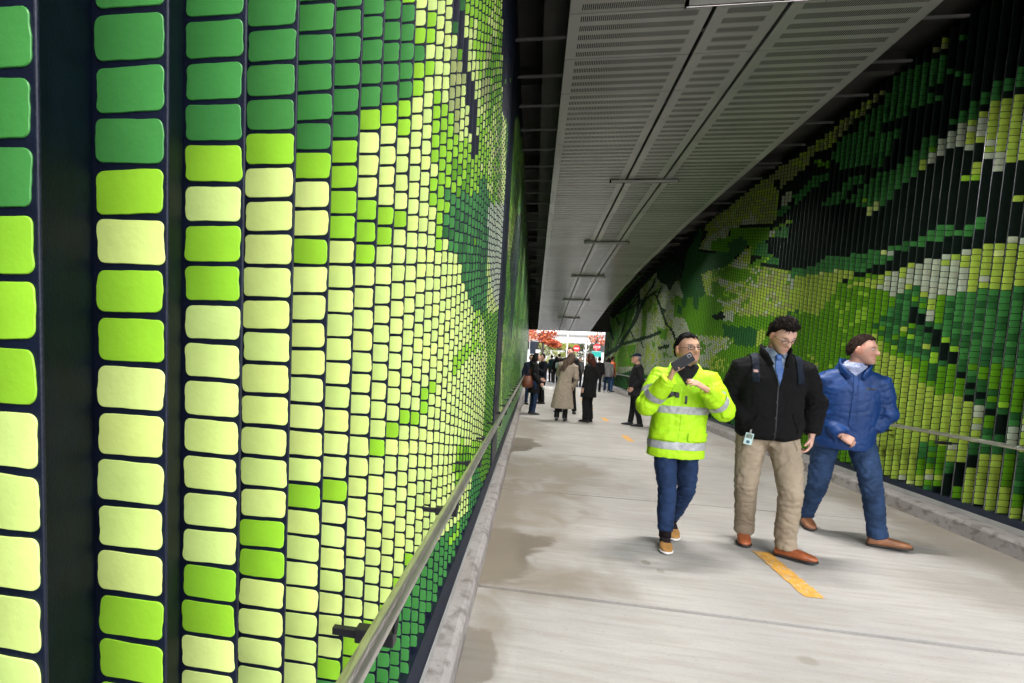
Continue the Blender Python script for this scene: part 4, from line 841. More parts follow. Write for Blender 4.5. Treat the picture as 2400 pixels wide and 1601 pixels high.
def shoes(f, root, upper, sole, k=1.0, kind='shoe', tip=None, laces=None):
    for s in 'RL':
        an, toe = f.J['an'+s], f.J['toe'+s]; heel = f.J.get('heel'+s)
        d = toe-an; d.z = 0; dn = d.normalized(); hl = heel if heel is not None else Vector((an.x, an.y, min(an.z-.085, 0.0) if an.z < .12 else an.z-.085))-dn*0.075*k
        if heel is None: hl.z = max(0.0, an.z-0.088)
        ax = (toe-hl); ln = ax.length; ax.normalize(); sd = ax.cross(Vector((0, 0, 1))).normalized(); up = sd.cross(ax)
        def sect(t, w_, z0, z1, e=.7, n=18):
            c = hl+ax*(ln*t)+up*((z0+z1)/2*k); return ering(c, sd*w_*k, up*((z1-z0)/2*k), n, e)
        bm = bmesh.new(); S_ = [(.0, .024, .008, .05), (.04, .033, .004, .075), (.2, .037, .003, .098), (.33, .040, .003, .090), (.5, .044, .003, .072), (.7, .050, .003, .058), (.88, .044, .005, .045), (.97, .028, .010, .034), (1.0, .012, .014, .028)]
        loft(bm, [sect(*q) for q in S_])
        an2 = Vector(an); tube(bm, [hl+ax*(ln*.18)+up*.06*k, an2+Vector((0, 0, .03 if kind == 'shoe' else .10))], [.036*k, .035*k if kind == 'shoe' else .05*k], 14)
        me = mesh_from(bm, 0.006, 3)
        if tip or laces:
            c = coords(me); t = (c-np.array(hl))@np.array(ax)/ln; h = (c-np.array(hl))@np.array(up)
            me.materials.clear()
            o = link(kind, me, root, [upper, tip or upper, laces or upper], True)
            for p in me.polygons:
                v = list(p.vertices); tt = t[v].mean(); hh = h[v].mean()
                p.material_index = 1 if (tip and (tt > .60 and hh < .058 or hh < .045 and tt < .2)) else 2 if (laces and .38 < tt < .62 and hh > .055 and int(tt*40) % 2) else 0
        else: o = link(kind, me, root, [upper], True)
        bm = bmesh.new(); loft(bm, [sect(t, w_*1.06+.002, -.002, .017 if t > .3 else .024, .8) for t, w_ in ((-.012, .022), (.03, .034), (.2, .038), (.42, .037), (.62, .047), (.78, .050), (.92, .041), (1.0, .020), (1.015, .006))])
        me = bpy.data.meshes.new('sole'); bmesh.ops.recalc_face_normals(bm, faces=bm.faces[:]); bm.to_mesh(me); bm.free(); link('sole', me, o, [sole], True)

def patch(src, planes, off, mt, name, parent, cond=None, thick=0.0, cols=None):
    """a piece of cloth cut from a garment by planes (point, normal: keep the side the normal points to) and lifted off it"""
    bm = bmesh.new(); bm.from_mesh(src.data); bm.normal_update()
    if cond:
        dl = [f_ for f_ in bm.faces if not cond(f_.calc_center_median(), f_.normal)]; bmesh.ops.delete(bm, geom=dl, context='FACES')
    for p, n in planes:
        bmesh.ops.bisect_plane(bm, geom=bm.verts[:]+bm.edges[:]+bm.faces[:], plane_co=p, plane_no=n, clear_inner=True)
    if not bm.faces: bm.free(); return None
    seen = set(); best = []
    for f0 in bm.faces:
        if f0 in seen: continue
        st = [f0]; isl = []; seen.add(f0)
        while st:
            a = st.pop(); isl.append(a)
            for e in a.edges:
                for b in e.link_faces:
                    if b not in seen: seen.add(b); st.append(b)
        if len(isl) > len(best): best = isl
    keep = set(best); bmesh.ops.delete(bm, geom=[f_ for f_ in bm.faces if f_ not in keep], context='FACES')
    bm.normal_update()
    for v in bm.verts: v.co += v.normal*off
    if thick > 0:
        r = bmesh.ops.extrude_face_region(bm, geom=bm.faces[:]); nv = [g_ for g_ in r['geom'] if isinstance(g_, bmesh.types.BMVert)]
        bm.normal_update()
        for v in nv: v.co += v.normal*thick
    me = bpy.data.meshes.new(name); bm.to_mesh(me); bm.free()
    return link(name, me, parent, [mt], True)
def arm_side(f):
    """predicate: is this point on a sleeve (R/L) rather than on the torso?"""
    J = f.J
    def seg(p, a, b):
        t = max(0, min(1, (p-a).dot(b-a)/(b-a).length_squared)); return (p-(a+(b-a)*t)).length
    def on(p):
        dR = min(seg(p, J['shR'], J['elR']), seg(p, J['elR'], J['wrR'])); dL = min(seg(p, J['shL'], J['elL']), seg(p, J['elL'], J['wrL']))
        q = p-f.pel; lat = abs(q.dot(f.rt)); h = q.dot(f.up)
        if min(dR, dL) < 0.088*f.k and (lat > .165*f.k or q.dot(f.fw) > 0.150*f.k): return 'R' if dR < dL else 'L'
        return None
    return on
def glasses(hm, root, mt, wide=1.0, tilt=0.0):
    bm = bmesh.new()
    for s in (1, -1):
        c = Vector((s*0.033*wide, 0.098, 0.006)); pts = []
        for i in range(17):
            a = 2*math.pi*i/16; x = 0.0245*math.copysign(abs(math.cos(a))**.6, math.cos(a)); z = 0.0145*math.copysign(abs(math.sin(a))**.6, math.sin(a))
            pts.append(hm @ (c+Vector((x, -abs(x+s*.033)*.10 if s*x > 0 else 0, z))))
        tube(bm, pts, 0.0023, 6)
        tube(bm, [hm @ Vector((s*0.0575*wide, 0.093, 0.010)), hm @ Vector((s*0.078*wide, 0.05, 0.010)), hm @ Vector((s*0.081*wide, -0.005, 0.006))], 0.0018, 6)
    tube(bm, [hm @ Vector((-0.009, 0.099, 0.009)), hm @ Vector((0, 0.101, 0.011)), hm @ Vector((0.009, 0.099, 0.009))], 0.0016, 6)
    return bm_obj('glasses', bm, mt, root, True)
def blade(bm, pts, width_dir, w_, th):
    """a flat tapering strip of cloth along pts"""
    rings = []
    for i, p in enumerate(pts):
        d = (pts[min(i+1, len(pts)-1)]-pts[max(i-1, 0)]).normalized(); wd = width_dir[i] if isinstance(width_dir, list) else width_dir
        wd = (wd-d*wd.dot(d)).normalized(); n = d.cross(wd); rings.append(ering(Vector(p), wd*w_[i], n*th, 10, .6))
    loft(bm, rings)
JEAN = lambda n, c: fabric(n, c, 0.85, var=0.35, vs=9, bump=0.3, bs=60)
# ------------------------------------------------------------------ the three men walking towards the photographer
def person(label, J, gaze=None, tilt=0.0, group=None):
    f = Fig(J, gaze, tilt); p = (f.J['anR']+f.J['anL'])/2
    return f, tag(empty('person', (p.x, p.y, 0)), label, 'person', group)
SK1, SK2, SK3 = (.47, .275, .18), (.55, .33, .25), (.54, .30, .22)
UP = Vector((0, 0, 1))

# --- man in the bright yellow jacket, filming with a phone
f, p = person('man in bright yellow reflective jacket and jeans holding up a phone', dict(
    hipR=(1.085, 4.36, .865), hipL=(1.265, 4.38, .865), neck=(1.185, 4.345, 1.405), head=(1.178, 4.27, 1.580), shR=(1.015, 4.36, 1.345), shL=(1.375, 4.345, 1.335),
    elR=(.895, 4.20, 1.135), wrR=(1.012, 4.045, 1.362), elL=(1.455, 4.22, 1.120), wrL=(1.275, 4.075, 1.285),
    knR=(1.10, 4.22, .45), anR=(1.115, 4.235, .105), toeR=(1.09, 4.045, .012), knL=(1.285, 4.36, .45), anL=(1.25, 4.58, .135), toeL=(1.235, 4.385, .012)), gaze=(.34, -1, .06), tilt=R(3))
bd, hm = body(f, p, SK1, 0.005, hs=1.02, wide=1.06, beard=((.05, .035, .03), .6, 'goatee'), brow=(.015, .012, .01),
              hands={'R': ((.22, -.18, .9), (.75, -.35, -.1), .95), 'L': ((-.85, -.1, .5), (-.35, .5, -.8), .45)})
eyes(hm, p, 1.06); glasses(hm, p, M['dark_metal'], 1.06)
hair_cap(f, p, hm, (.007, .006, .006), .009, .082, .012, -.055, 1.06, tuft=.003, strands=380, curl=.5)
M['hivis'] = mat('hi_vis_cloth', (.40, .72, .012), .62, spec=.3, var=.06, vscale=10, bump=.3, bscale=30)
jk = coat(f, p, M['hivis'], [(-.27, .222, .155, .004), (-.2, .222, .156, .006), (0, .216, .150, .008), (.25, .21, .145, .012), (.5, .218, .145, .012), (.72, .224, .142, .004), (.88, .192, .125, -.008), (.98, .118, .098, 0), (1.02, .098, .095, .004)],
          sleeve=(.098, .094, .088, .078, .062), voxel=.008, amp=.010, scale=7, collar=(.075, .093), seed=5, cuff=.05)
on = arm_side(f); Z = Vector((0, 0, 1))
def band(z, h, cond): return patch(jk, [(Vector((0, 0, z-h/2)), Z), (Vector((0, 0, z+h/2)), -Z)], .0035, M['silver'], 'reflective_band', jk, cond)
band(1.105, .058, lambda c, n: on(c) is None); band(.822, .060, lambda c, n: True if c.z < .95 else False)
for s in 'RL':
    a, b, c_ = f.J['sh'+s], f.J['el'+s], f.J['wr'+s]
    for u, v, t in ((a, b, .62), (b, c_, .36)):
        d = (v-u).normalized(); q = lerp(u, v, t)
        patch(jk, [(q-d*.026, d), (q+d*.026, -d)], .0035, M['silver'], 'reflective_band', jk, lambda c, n, s=s, q=q, d=d: (c-q).length < .118 and on(c) == s)
Rt, Fw = f.rt, f.fw
for s_ in (1, -1):                                  # pocket flaps
    q = f.tpt(.06, right=s_*.125)
    patch(jk, [(q-Rt*.078, Rt), (q+Rt*.078, -Rt), (q-UP*.035, UP), (q+UP*.035, -UP)], .006, M['hivis'], 'pocket_flap', jk, lambda c, n: n.dot(Fw) > .3 and on(c) is None, .008)
q = f.tpt(.5); patch(jk, [(q-Rt*.022, Rt), (q+Rt*.022, -Rt), (q+UP*.12, -UP), (q-UP*.36, UP)], .0008, M['hivis'], 'front_placket', jk, lambda c, n: n.dot(Fw) > .3 and on(c) is None, .0014)
inner = fabric('black_fleece', (.010, .010, .011))
q = f.tpt(.83); v1 = (UP*.55+Rt*.85).normalized(); v2 = (UP*.55-Rt*.85).normalized()
patch(jk, [(q-UP*.02, v1), (q-UP*.02, v2)], .005, inner, 'inner_collar', p, lambda c, n: n.dot(Fw) > .05)
bm = bmesh.new()                                    # open collar wings
for s_ in (1, -1):
    a = f.nb+UP*.055+Rt*s_*.083-Fw*.01; b = f.nb-UP*.03+Rt*s_*.085+Fw*.085; c_ = f.nb-UP*.12+Rt*s_*.055+Fw*.115
    blade(bm, [a, lerp(a, b, .5)+Rt*s_*.012, b+Rt*s_*.012, c_], (Rt*s_+UP*.5), [.026, .034, .036, .008], .007)
bm_obj('collar_wings', bm, M['hivis'], jk, True)
q = f.tpt(.66, right=.092)                           # small leaf mark on the chest
flat = lambda c, n: n.dot(Fw) > .2 and (c-q).dot(Fw) > 0 and ((c-q)-Fw*(c-q).dot(Fw)).length < .05
patch(jk, [(q-Rt*.020, Rt), (q-UP*.014, (UP+Rt*.5).normalized()), (q+UP*.018, (-UP+Rt*.9).normalized())], .0035, M['black'], 'chest_emblem', jk, flat, .002)
patch(jk, [(q-Rt*.045, Rt), (q-Rt*.010, (-Rt+UP*.4).normalized()), (q-UP*.022, UP), (q+UP*.02, -UP)], .0035, M['black'], 'chest_emblem', jk, flat, .002)
q = f.tpt(.60, right=-.004); patch(jk, [(q-Rt*.008, Rt), (q+Rt*.008, -Rt), (q-UP*.03, UP), (q+UP*.03, -UP)], .009, M['black'], 'zip_pull', jk, lambda c, n: n.dot(Fw) > .2)
fabricsock = fabric('dark_sock', (.014, .009, .011))
trousers(f, p, JEAN('blue_denim', (.012, .028, .075)), r=(.098, .086, .072, .068, .064), amp=.008, seed=8, brk=-.03)
bm = bmesh.new()
for s_ in 'R': tube(bm, [f.J['an'+s_]+UP*-.02, f.J['an'+s_]+UP*.05, f.J['an'+s_]+UP*.14], [.046, .047, .049], 16)
bm_obj('sock', bm, fabricsock, p, True)
bm = bmesh.new(); tube(bm, [f.J['anL']+UP*-.02, f.J['anL']+UP*.05, f.J['anL']+UP*.14], [.046, .047, .049], 16); bm_obj('sock', bm, fabricsock, p, True)
shoes(f, p, fabric('dark_purple_mesh', (.022, .012, .016)), mat('white_sole', (.62, .61, .58), .6), .97, kind='boot', tip=fabric('tan_suede', (.36, .19, .06), .8), laces=M['black'])
# the phone in his hand
ph = tag(empty('phone', (1.06, 4.0, 1.46)), 'dark grey phone held up in the hand of the man in yellow', 'phone')
PM = Matrix.Translation((1.072, 3.980, 1.480)) @ Matrix.Rotation(R(18), 4, 'Z') @ Matrix.Rotation(R(-52), 4, 'Y').inverted() @ Matrix.Rotation(R(20), 4, 'X')
bm = bmesh.new(); box(bm, -.037, .037, -.0045, .0045, -.079, .079, .006, PM); bm_obj('phone_case', bm, mat('grey_phone_case', (.012, .014, .018), .35, var=.1), ph)
bm = bmesh.new(); box(bm, -.030, -.004, -.0075, -.0046, .042, .070, .004, PM)
c = bm_obj('camera_block', bm, mat('phone_camera_metal', (.30, .31, .33), .3, metal=.6), ph)
bm = bmesh.new(); tube(bm, [PM @ Vector((-.017, -.0076, .056)), PM @ Vector((-.017, -.0095, .056))], .0085, 14); bm_obj('lens', bm, M['lens'], ph)
bm = bmesh.new(); box(bm, .0372, .0385, -.0035, .0035, -.07, .07, .001, PM); bm_obj('side_trim', bm, mat('phone_trim', (.4, .42, .45), .25, metal=.8), ph)

# --- man in the black fleece with a blue tie
f, p = person('man in black fleece jacket, blue tie and khaki trousers looking down', dict(
    hipR=(1.752, 4.42, .955), hipL=(1.962, 4.385, .955), neck=(1.860, 4.425, 1.555), head=(1.866, 4.315, 1.718), shR=(1.640, 4.435, 1.455), shL=(2.075, 4.405, 1.445),
    elR=(1.585, 4.515, 1.185), wrR=(1.685, 4.325, 1.045), elL=(2.200, 4.43, 1.205), wrL=(2.150, 4.345, .965),
    knR=(1.735, 4.39, .53), anR=(1.830, 4.59, .115), toeR=(1.772, 4.405, .010), knL=(1.985, 4.215, .53), anL=(2.005, 4.285, .105), heelL=(1.955, 4.31, .006), toeL=(2.185, 4.150, .022)), gaze=(.22, -1, -.80), tilt=R(3))
bd, hm = body(f, p, SK2, 0.005, hs=1.04, beard=((.16, .10, .08), .30, 'full'), brow=(.02, .014, .012), hands={'R': ((.75, .35, -.6), (.2, .9, 0), .4), 'L': ((-.10, -.12, -1), (-.8, .35, 0), .55)})
eyes(hm, p); glasses(hm, p, mat('tortoise_frame', (.05, .02, .012), .3))
hair_cap(f, p, hm, (.010, .007, .006), .022, .078, .008, -.06, 1.0, tuft=.010, strands=520, curl=1.0)
fl = fabric('black_fleece_cloth', (.0045, .0045, .005), .95, bump=.4, bs=90)
jk = coat(f, p, fl, [(-.085, .185, .135, 0), (-.03, .215, .158, .004), (.1, .222, .160, .008), (.3, .214, .150, .01), (.5, .215, .145, .01), (.72, .222, .145, .002), (.88, .185, .122, -.012), (.98, .108, .094, -.004), (1.02, .088, .088, 0)],
          sleeve=(.086, .080, .074, .066, .054), voxel=.009, amp=.008, scale=7, collar=(.055, .083), seed=9, sew=.96)
on = arm_side(f); Rt, Fw = f.rt, f.fw; nb = f.nb
shirt = fabric('grey_blue_shirt', (.17, .22, .28), .8, bump=.1); tie_m = mat('blue_tie_silk', (.03, .095, .29), .45, var=.2, vscale=40, bump=.1, bscale=120, stretch=(1, 1, 3))
q = f.tpt(.62); v1 = (UP*.24+Rt*.97).normalized(); v2 = (UP*.24-Rt*.97).normalized(); front = lambda c, n: n.dot(Fw) > .05 and (c-nb).dot(Fw) > 0
patch(jk, [(q, v1), (q, v2)], .003, shirt, 'shirt', p, front)
q2 = q+Rt*-.004; k1 = (UP*-.10+Rt).normalized(); k2 = (UP*-.10-Rt).normalized(); tq = nb-UP*.02
patch(jk, [(tq-Rt*.019, k1), (tq+Rt*.019, k2), (q+UP*.012, v1), (q+UP*.012, v2), (nb+UP*.012, -UP)], .007, tie_m, 'necktie', p, front, .006)
bm = bmesh.new(); t0 = nb-UP*.004+Fw*.108; blade(bm, [t0+UP*.018, t0-UP*.006, t0-UP*.030+Fw*.010], Rt, [.025, .022, .014], .012); bm_obj('tie_knot', bm, tie_m, p, True)
bm = bmesh.new()
loft(bm, [ering(nb+f.up*(h)+Fw*.014, Rt*(.070*q_), Fw*(.074*q_), 24) for h, q_ in ((-.03, 1.18), (.0, 1.08), (.062, 1.0))])
bm_obj('shirt_collar', bm, shirt, p, True)
bm = bmesh.new()
for s_ in (1, -1):
    a = nb+UP*.055+Rt*s_*.068+Fw*.030; b = nb+UP*.024+Rt*s_*.018+Fw*.104; c_ = nb-UP*.045+Rt*s_*.050+Fw*.122
    blade(bm, [a, lerp(a, b, .5)-UP*.006+Fw*.014+Rt*s_*.012, lerp(b, c_, .4)], (Rt*s_*.3-UP), [.016, .029, .028], .005)
bm_obj('collar_flap', bm, shirt, p, True)
bm = bmesh.new()
for s_ in (1, -1):                                  # fleece collar standing up at both sides
    a = nb+UP*.045-Fw*.075+Rt*s_*.03; b = nb+UP*.060+Rt*s_*.092-Fw*.01; c_ = nb+UP*.0+Rt*s_*.088+Fw*.085; d_ = nb-UP*.075+Rt*s_*.05+Fw*.130
    blade(bm, [a, lerp(a, b, .6)+Rt*s_*.012-Fw*.01, b, lerp(b, c_, .5)+Rt*s_*.010+Fw*.008, c_, d_], UP, [.036, .040, .042, .040, .034, .020], .010)
bm_obj('jacket_collar', bm, fl, jk, True)
for i in range(3):
    q = f.tpt(.42-.2*i, right=.008); patch(jk, [(q-Rt*.006, Rt), (q+Rt*.006, -Rt), (q-UP*.006, UP), (q+UP*.006, -UP)], .004, M['dark_metal'], 'snap_button', jk, lambda c, n: n.dot(Fw) > .3)
q = f.tpt(.26, right=.004); patch(jk, [(q-Rt*.005, Rt), (q+Rt*.005, -Rt), (q+UP*.22, -UP), (q-UP*.24, UP)], .002, mat('dull_zip', (.02, .02, .022), .4, metal=.5), 'zip', jk, lambda c, n: n.dot(Fw) > .3 and on(c) is None, .002)
for s_ in (1, -1):
    q = f.tpt(.16, right=s_*.135); dg_ = (Rt*.94+UP*.35*s_).normalized()
    patch(jk, [(q-dg_*.006, dg_), (q+dg_*.006, -dg_), (q+UP*.075, -UP), (q-UP*.075, UP)], .002, fl, 'pocket_welt', jk, lambda c, n: n.dot(Fw) > .2 and on(c) is None, .004)
tr_ = trousers(f, p, fabric('khaki_cotton', (.29, .235, .17), .85, var=.12, vs=6, bump=.25), r=(.105, .094, .077, .072, .071), amp=.011, seed=3, waist=(.180, .128), brk=.03)
kd = fabric('khaki_seam', (.20, .16, .11), .85); Hf, Hr = f.hfw, f.hrt
q = f.pel-UP*.02; patch(tr_, [(q-Hr*.004, Hr), (q+Hr*.012, -Hr), (q+UP*.08, -UP), (q-UP*.07, UP)], .001, kd, 'fly_seam', tr_, lambda c, n: n.dot(Hf) > .2, .0015)
for s_ in (1, -1):
    q = f.pel+Hr*s_*.150-UP*.03; dg_ = (Hr*.93+UP*.36*s_).normalized()
    patch(tr_, [(q-dg_*.004, dg_), (q+dg_*.004, -dg_), (q+UP*.07, -UP), (q-UP*.08, UP)], .001, kd, 'pocket_seam', tr_, lambda c, n: n.dot(Hf) > .0, .0015)
bm = bmesh.new(); loft(bm, [ering(f.pel+f.up*h, f.hrt*.196, f.hfw*.142, 28, .85) for h in (.035, .07)]); bm_obj('belt', bm, M['black'], p, True)
tan = mat('brown_leather', (.30, .085, .030), .32, spec=.5, var=.3, vscale=18, bump=.08)
shoes(f, p, tan, mat('dark_sole', (.02, .012, .01), .6), 1.08)
# his backpack: straps over the shoulders, bag behind
bp = tag(empty('backpack', (1.86, 4.62, 1.2)), 'navy backpack worn by the man in the black fleece', 'backpack')
nav = fabric('navy_nylon', (.004, .008, .017), .7)
for s_ in (1, -1):
    q = f.tpt(.75, right=s_*.150)
    patch(jk, [(q-Rt*.024, Rt), (q+Rt*.024, -Rt), (f.tpt(.66), UP)], .007, nav, 'shoulder_strap', bp, lambda c, n, s_=s_: on(c) is None and (n.dot(Fw) > -.3), .006)
bm = bmesh.new(); c0 = f.tpt(.52)-Fw*.225
loft(bm, [ering(c0+f.up*h, Rt*w_, Fw*d_, 20, .6) for h, w_, d_ in ((-.24, .12, .07), (-.2, .145, .095), (0, .15, .10), (.16, .135, .085), (.22, .09, .05))]); bm_obj('bag_body', bm, nav, bp, True)
q = f.tpt(.79, right=.150); patch(jk, [(q-Rt*.012, Rt), (q+Rt*.012, -Rt), (q-UP*.010, UP), (q+UP*.010, -UP)], .021, mat('strap_label', (.35, .2, .18), .6), 'strap_label', bp, lambda c, n: n.dot(Fw) > -.1)
# badge clipped at his belt
bx = f.pel+f.hrt*.155+f.hfw*.150+UP*-.045
bdg = tag(empty('badge', bx), 'white staff badge clipped to the khaki trousers', 'badge')
BM = Matrix.Translation(bx) @ Matrix.Rotation(math.atan2(f.hfw.x, -f.hfw.y)-R(12), 4, 'Z') @ Matrix.Rotation(R(9), 4, 'Y')
bm = bmesh.new(); box(bm, -.028, .028, -.0015, .0015, -.045, .045, .003, BM); bm_obj('card', bm, mat('pale_card', (.50, .66, .66), .3), bdg)
bm = bmesh.new(); box(bm, -.022, .022, -.0024, -.0016, .005, .038, 0, BM); bm_obj('photo_print', bm, mat('card_photo', (.16, .20, .17), .4, var=.5, vscale=90), bdg)
bm = bmesh.new(); tube(bm, [BM @ Vector((0, -.0016, -.024)), BM @ Vector((0, -.0026, -.024))], .013, 14); bm_obj('seal_print', bm, mat('card_seal', (.05, .12, .17), .4), bdg)
bm = bmesh.new(); box(bm, -.006, .006, -.003, .002, .04, .075, .001, BM); bm_obj('clip', bm, M['grey_metal'], bdg)

# --- man in the blue jacket
f, p = person('man in royal blue jacket and jeans striding, head turned sideways', dict(
    hipR=(2.585, 4.975, .915), hipL=(2.790, 4.875, .915), neck=(2.690, 4.895, 1.480), head=(2.718, 4.845, 1.657), shR=(2.500, 4.945, 1.390), shL=(2.865, 4.830, 1.375),
    elR=(2.530, 4.990, 1.100), wrR=(2.585, 4.770, .925), elL=(2.930, 4.810, 1.125), wrL=(2.840, 4.80, .985),
    knR=(2.575, 5.02, .44), anR=(2.61, 5.26, .125), toeR=(2.590, 5.060, .010), knL=(2.85, 4.755, .495), anL=(2.955, 4.80, .105), heelL=(2.89, 4.81, .004), toeL=(3.165, 4.705, .030)), gaze=(.76, -.74, -.14), tilt=R(2))
bd, hm = body(f, p, SK3, 0.005, hs=1.02, wide=1.05, brow=(.05, .03, .022), hands={'R': ((.72, -.25, -.35), (0.2, .8, -.6), .75), 'L': ((-.7, .55, -.3), (.2, .9, 0), .9)}, beard=((.22, .13, .10), .18, 'full'))
eyes(hm, p, 1.05)
hair_cap(f, p, hm, (.022, .012, .009), .007, .082, .002, -.065, 1.05, tuft=.002, strands=420, curl=.4)
bl = mat('royal_blue_shell', (.0055, .036, .145), .55, spec=.35, var=.15, vscale=6, bump=.3, bscale=40)
jk = coat(f, p, bl, [(-.20, .205, .150, 0), (-.1, .208, .152, .004), (.1, .208, .150, .01), (.3, .206, .148, .014), (.5, .210, .145, .012), (.72, .216, .142, .002), (.88, .186, .122, -.012), (.98, .108, .094, -.004), (1.03, .09, .09, 0)],
          sleeve=(.088, .084, .078, .070, .058), voxel=.009, amp=.0065, scale=6.0, collar=(.075, .090), seed=12, hood=True)
Rt, Fw, nb = f.rt, f.fw, f.nb; on = arm_side(f)
q = f.tpt(.5, right=-.004); patch(jk, [(q-Rt*.016, Rt), (q+Rt*.016, -Rt), (q+UP*.24, -UP), (q-UP*.36, UP)], .003, bl, 'front_placket', jk, lambda c, n: n.dot(Fw) > .3 and on(c) is None, .004)
chk = fabric('pale_blue_check', (.30, .34, .50), .8, var=.4, vs=120)
bm = bmesh.new(); loft(bm, [ering(nb+f.up*h+Fw*.014, Rt*(.070*q_), Fw*(.074*q_), 20) for h, q_ in ((-.02, 1.10), (.03, 1.04), (.070, .98))]); bm_obj('shirt_collar', bm, chk, p, True)
q = f.tpt(.915); v1 = (UP*.7+Rt*.7).normalized(); v2 = (UP*.7-Rt*.7).normalized()
patch(jk, [(q, v1), (q, v2)], .004, chk, 'shirt', p, lambda c, n: n.dot(Fw) > .1)
bm = bmesh.new()
for s_ in (1, -1):
    a = nb+UP*.050-Fw*.080+Rt*s_*.03; b = nb+UP*.055+Rt*s_*.098-Fw*.01; c_ = nb-UP*.005+Rt*s_*.090+Fw*.088; d_ = nb-UP*.06+Rt*s_*.045+Fw*.128
    blade(bm, [a, lerp(a, b, .6)+Rt*s_*.012-Fw*.01, b, lerp(b, c_, .5)+Rt*s_*.012+Fw*.010, c_, d_], UP, [.040, .044, .046, .042, .036, .020], .011)
bm_obj('jacket_collar', bm, bl, jk, True)
q = f.tpt(.74, right=-.11); patch(jk, [(q-Rt*.035, Rt), (q+Rt*.035, -Rt), (q-UP*.007, UP), (q+UP*.007, -UP)], .003, M['dark_metal'], 'chest_zip', jk, lambda c, n: n.dot(Fw) > .2)
trousers(f, p, JEAN('mid_blue_denim', (.022, .046, .105)), r=(.104, .094, .078, .074, .072), amp=.010, seed=6, waist=(.178, .126), brk=.02)
shoes(f, p, mat('tan_leather', (.24, .10, .045), .5, var=.3, vscale=14), mat('brown_sole', (.03, .02, .016), .6), 1.06)

# ------------------------------------------------------------------ people further along
def stand(x, y, h, a, **ov):
    """a: heading, 0 = towards the near mouth, 90 = towards the right wall; overrides in (right, forward, up) of a 1.75 m figure"""
    D = dict(hip=(.095, 0, .92), kn=(.10, .02, .50), an=(.10, -.03, .095), toe=(.115, .17, .01), sh=(.185, -.02, 1.405), el=(.245, -.05, 1.12), wr=(.25, .03, .88))
    J = {}
    for k, v in D.items(): J[k+'R'] = v; J[k+'L'] = (-v[0], v[1], v[2])
    J['neck'] = (0, -.02, 1.468); J['head'] = (0, .03, 1.632); J.update(ov)
    s = h/1.75; a = R(a); fw = Vector((math.sin(a), -math.cos(a), 0)); rt = Vector((-math.cos(a), -math.sin(a), 0))
    return {k: Vector((x, y, 0))+rt*v[0]*s+fw*v[1]*s+UP*v[2]*s for k, v in J.items()}, fw, rt
BLK = fabric('black_coat_cloth', (.009, .009, .010)); BLK2 = fabric('black_wool', (.014, .013, .015)); DEN = JEAN('dark_denim', (.016, .03, .07)); BOOT = mat('black_boot_leather', (.008, .008, .009), .4)
def simple(label, x, y, h, a, top, legs, hair, haircol, skin=SK2, prof=MAN_COAT, gaze=None, group='people standing in the underpass', shoe=None, ov=None, hl=.3, amp=.006, sew=1.0, sway=0.0, kind='shoe', collar=(.05, .085), hood=False, tr=None, cap=None, vox=.012):
    J, fw, rt = stand(x, y, h, a, **(ov or {}))
    g = gaze or fw; f, p = person(label, J, gaze=g, group=group)
    bd, hm = body(f, p, skin, .0085, hs=h/1.72)
    jk = coat(f, p, top, prof, voxel=vox, amp=amp, collar=collar, sew=sew, seed=int(x*10+y*7), hood=hood)
    trousers(f, p, legs, voxel=vox, seed=int(y*3+x*11), **(tr or {}))
    shoes(f, p, shoe or BOOT, M['black'], h/1.75*.97, kind=kind)
    if hair == 'long': long_hair(f, p, hm, haircol, hl, sway=sway)
    elif hair == 'cap':
        hair_cap(f, p, hm, haircol, .008, .085, -.02, -.05)
        bm = bmesh.new(); V, Fc = sph(28, 20)
        P = [(hm @ Vector((q[0]*.090, q[1]*.112-.008, (q[2]*.075 if q[2] > 0 else q[2]*.012)+.060))) for q in V]; add_raw(bm, P, Fc)
        rings = []
        for t in range(6):
            yy = .075+.075*t/5; w_ = .070*math.sqrt(max(.02, 1-(t/5.2)**2)); rings.append([hm @ Vector((w_*math.cos(i*math.pi/8), yy, .052-.012*t/5+.004*math.sin(i*math.pi/8)-.010*abs(math.cos(i*math.pi/8))**2)) for i in range(16)])
        loft(bm, rings); bm_obj('cap', bm, cap, p, True)
    else: hair_cap(f, p, hm, haircol, .012, .075, .005, -.06)
    return f, p, hm, jk
# woman in the black coat by the left wall
f, p, hm, jk = simple('woman in black coat and dark jeans by left rail, brown bag on shoulder', .04, 13.5, 1.60, 98, BLK, DEN, 'long', (.006, .005, .006), hl=.24, gaze=(1, .1, .12), kind='boot',
    prof=[(-.55, .185, .16, 0), (-.3, .185, .155, 0), (0, .175, .14, 0), (.3, .16, .125, .005), (.6, .175, .13, .005), (.75, .185, .13, 0), (.88, .165, .118, -.01), (.98, .10, .09, 0), (1.03, .083, .083, 0)],
    ov=dict(elR=(.235, -.04, 1.13), wrR=(.20, .16, .90), elL=(-.235, .02, 1.13), wrL=(-.17, .22, 1.02), knR=(.09, .06, .50), toeR=(.10, .20, .01), anR=(.09, .0, .10), head=(0, .045, 1.632)), hood=True)
bag = tag(empty('handbag', (-.14, 13.28, .95)), 'brown leather shoulder bag hanging beside the woman in black coat', 'bag')
lea = mat('cognac_leather', (.16, .045, .018), .45, var=.25, vscale=10, bump=.2); bx, by = -.125, 13.27
bm = bmesh.new(); loft(bm, [ering(Vector((bx+o_, by, z)), Vector((w_, 0, 0)), Vector((0, d_, 0)), 20, .75) for z, w_, d_, o_ in ((.705, .085, .045, 0), (.73, .125, .07, 0), (.80, .140, .085, 0), (.90, .125, .075, .005), (.98, .10, .05, .01), (1.01, .085, .03, .015))])
bm_obj('bag_body', bm, lea, bag, True)
bm = bmesh.new()
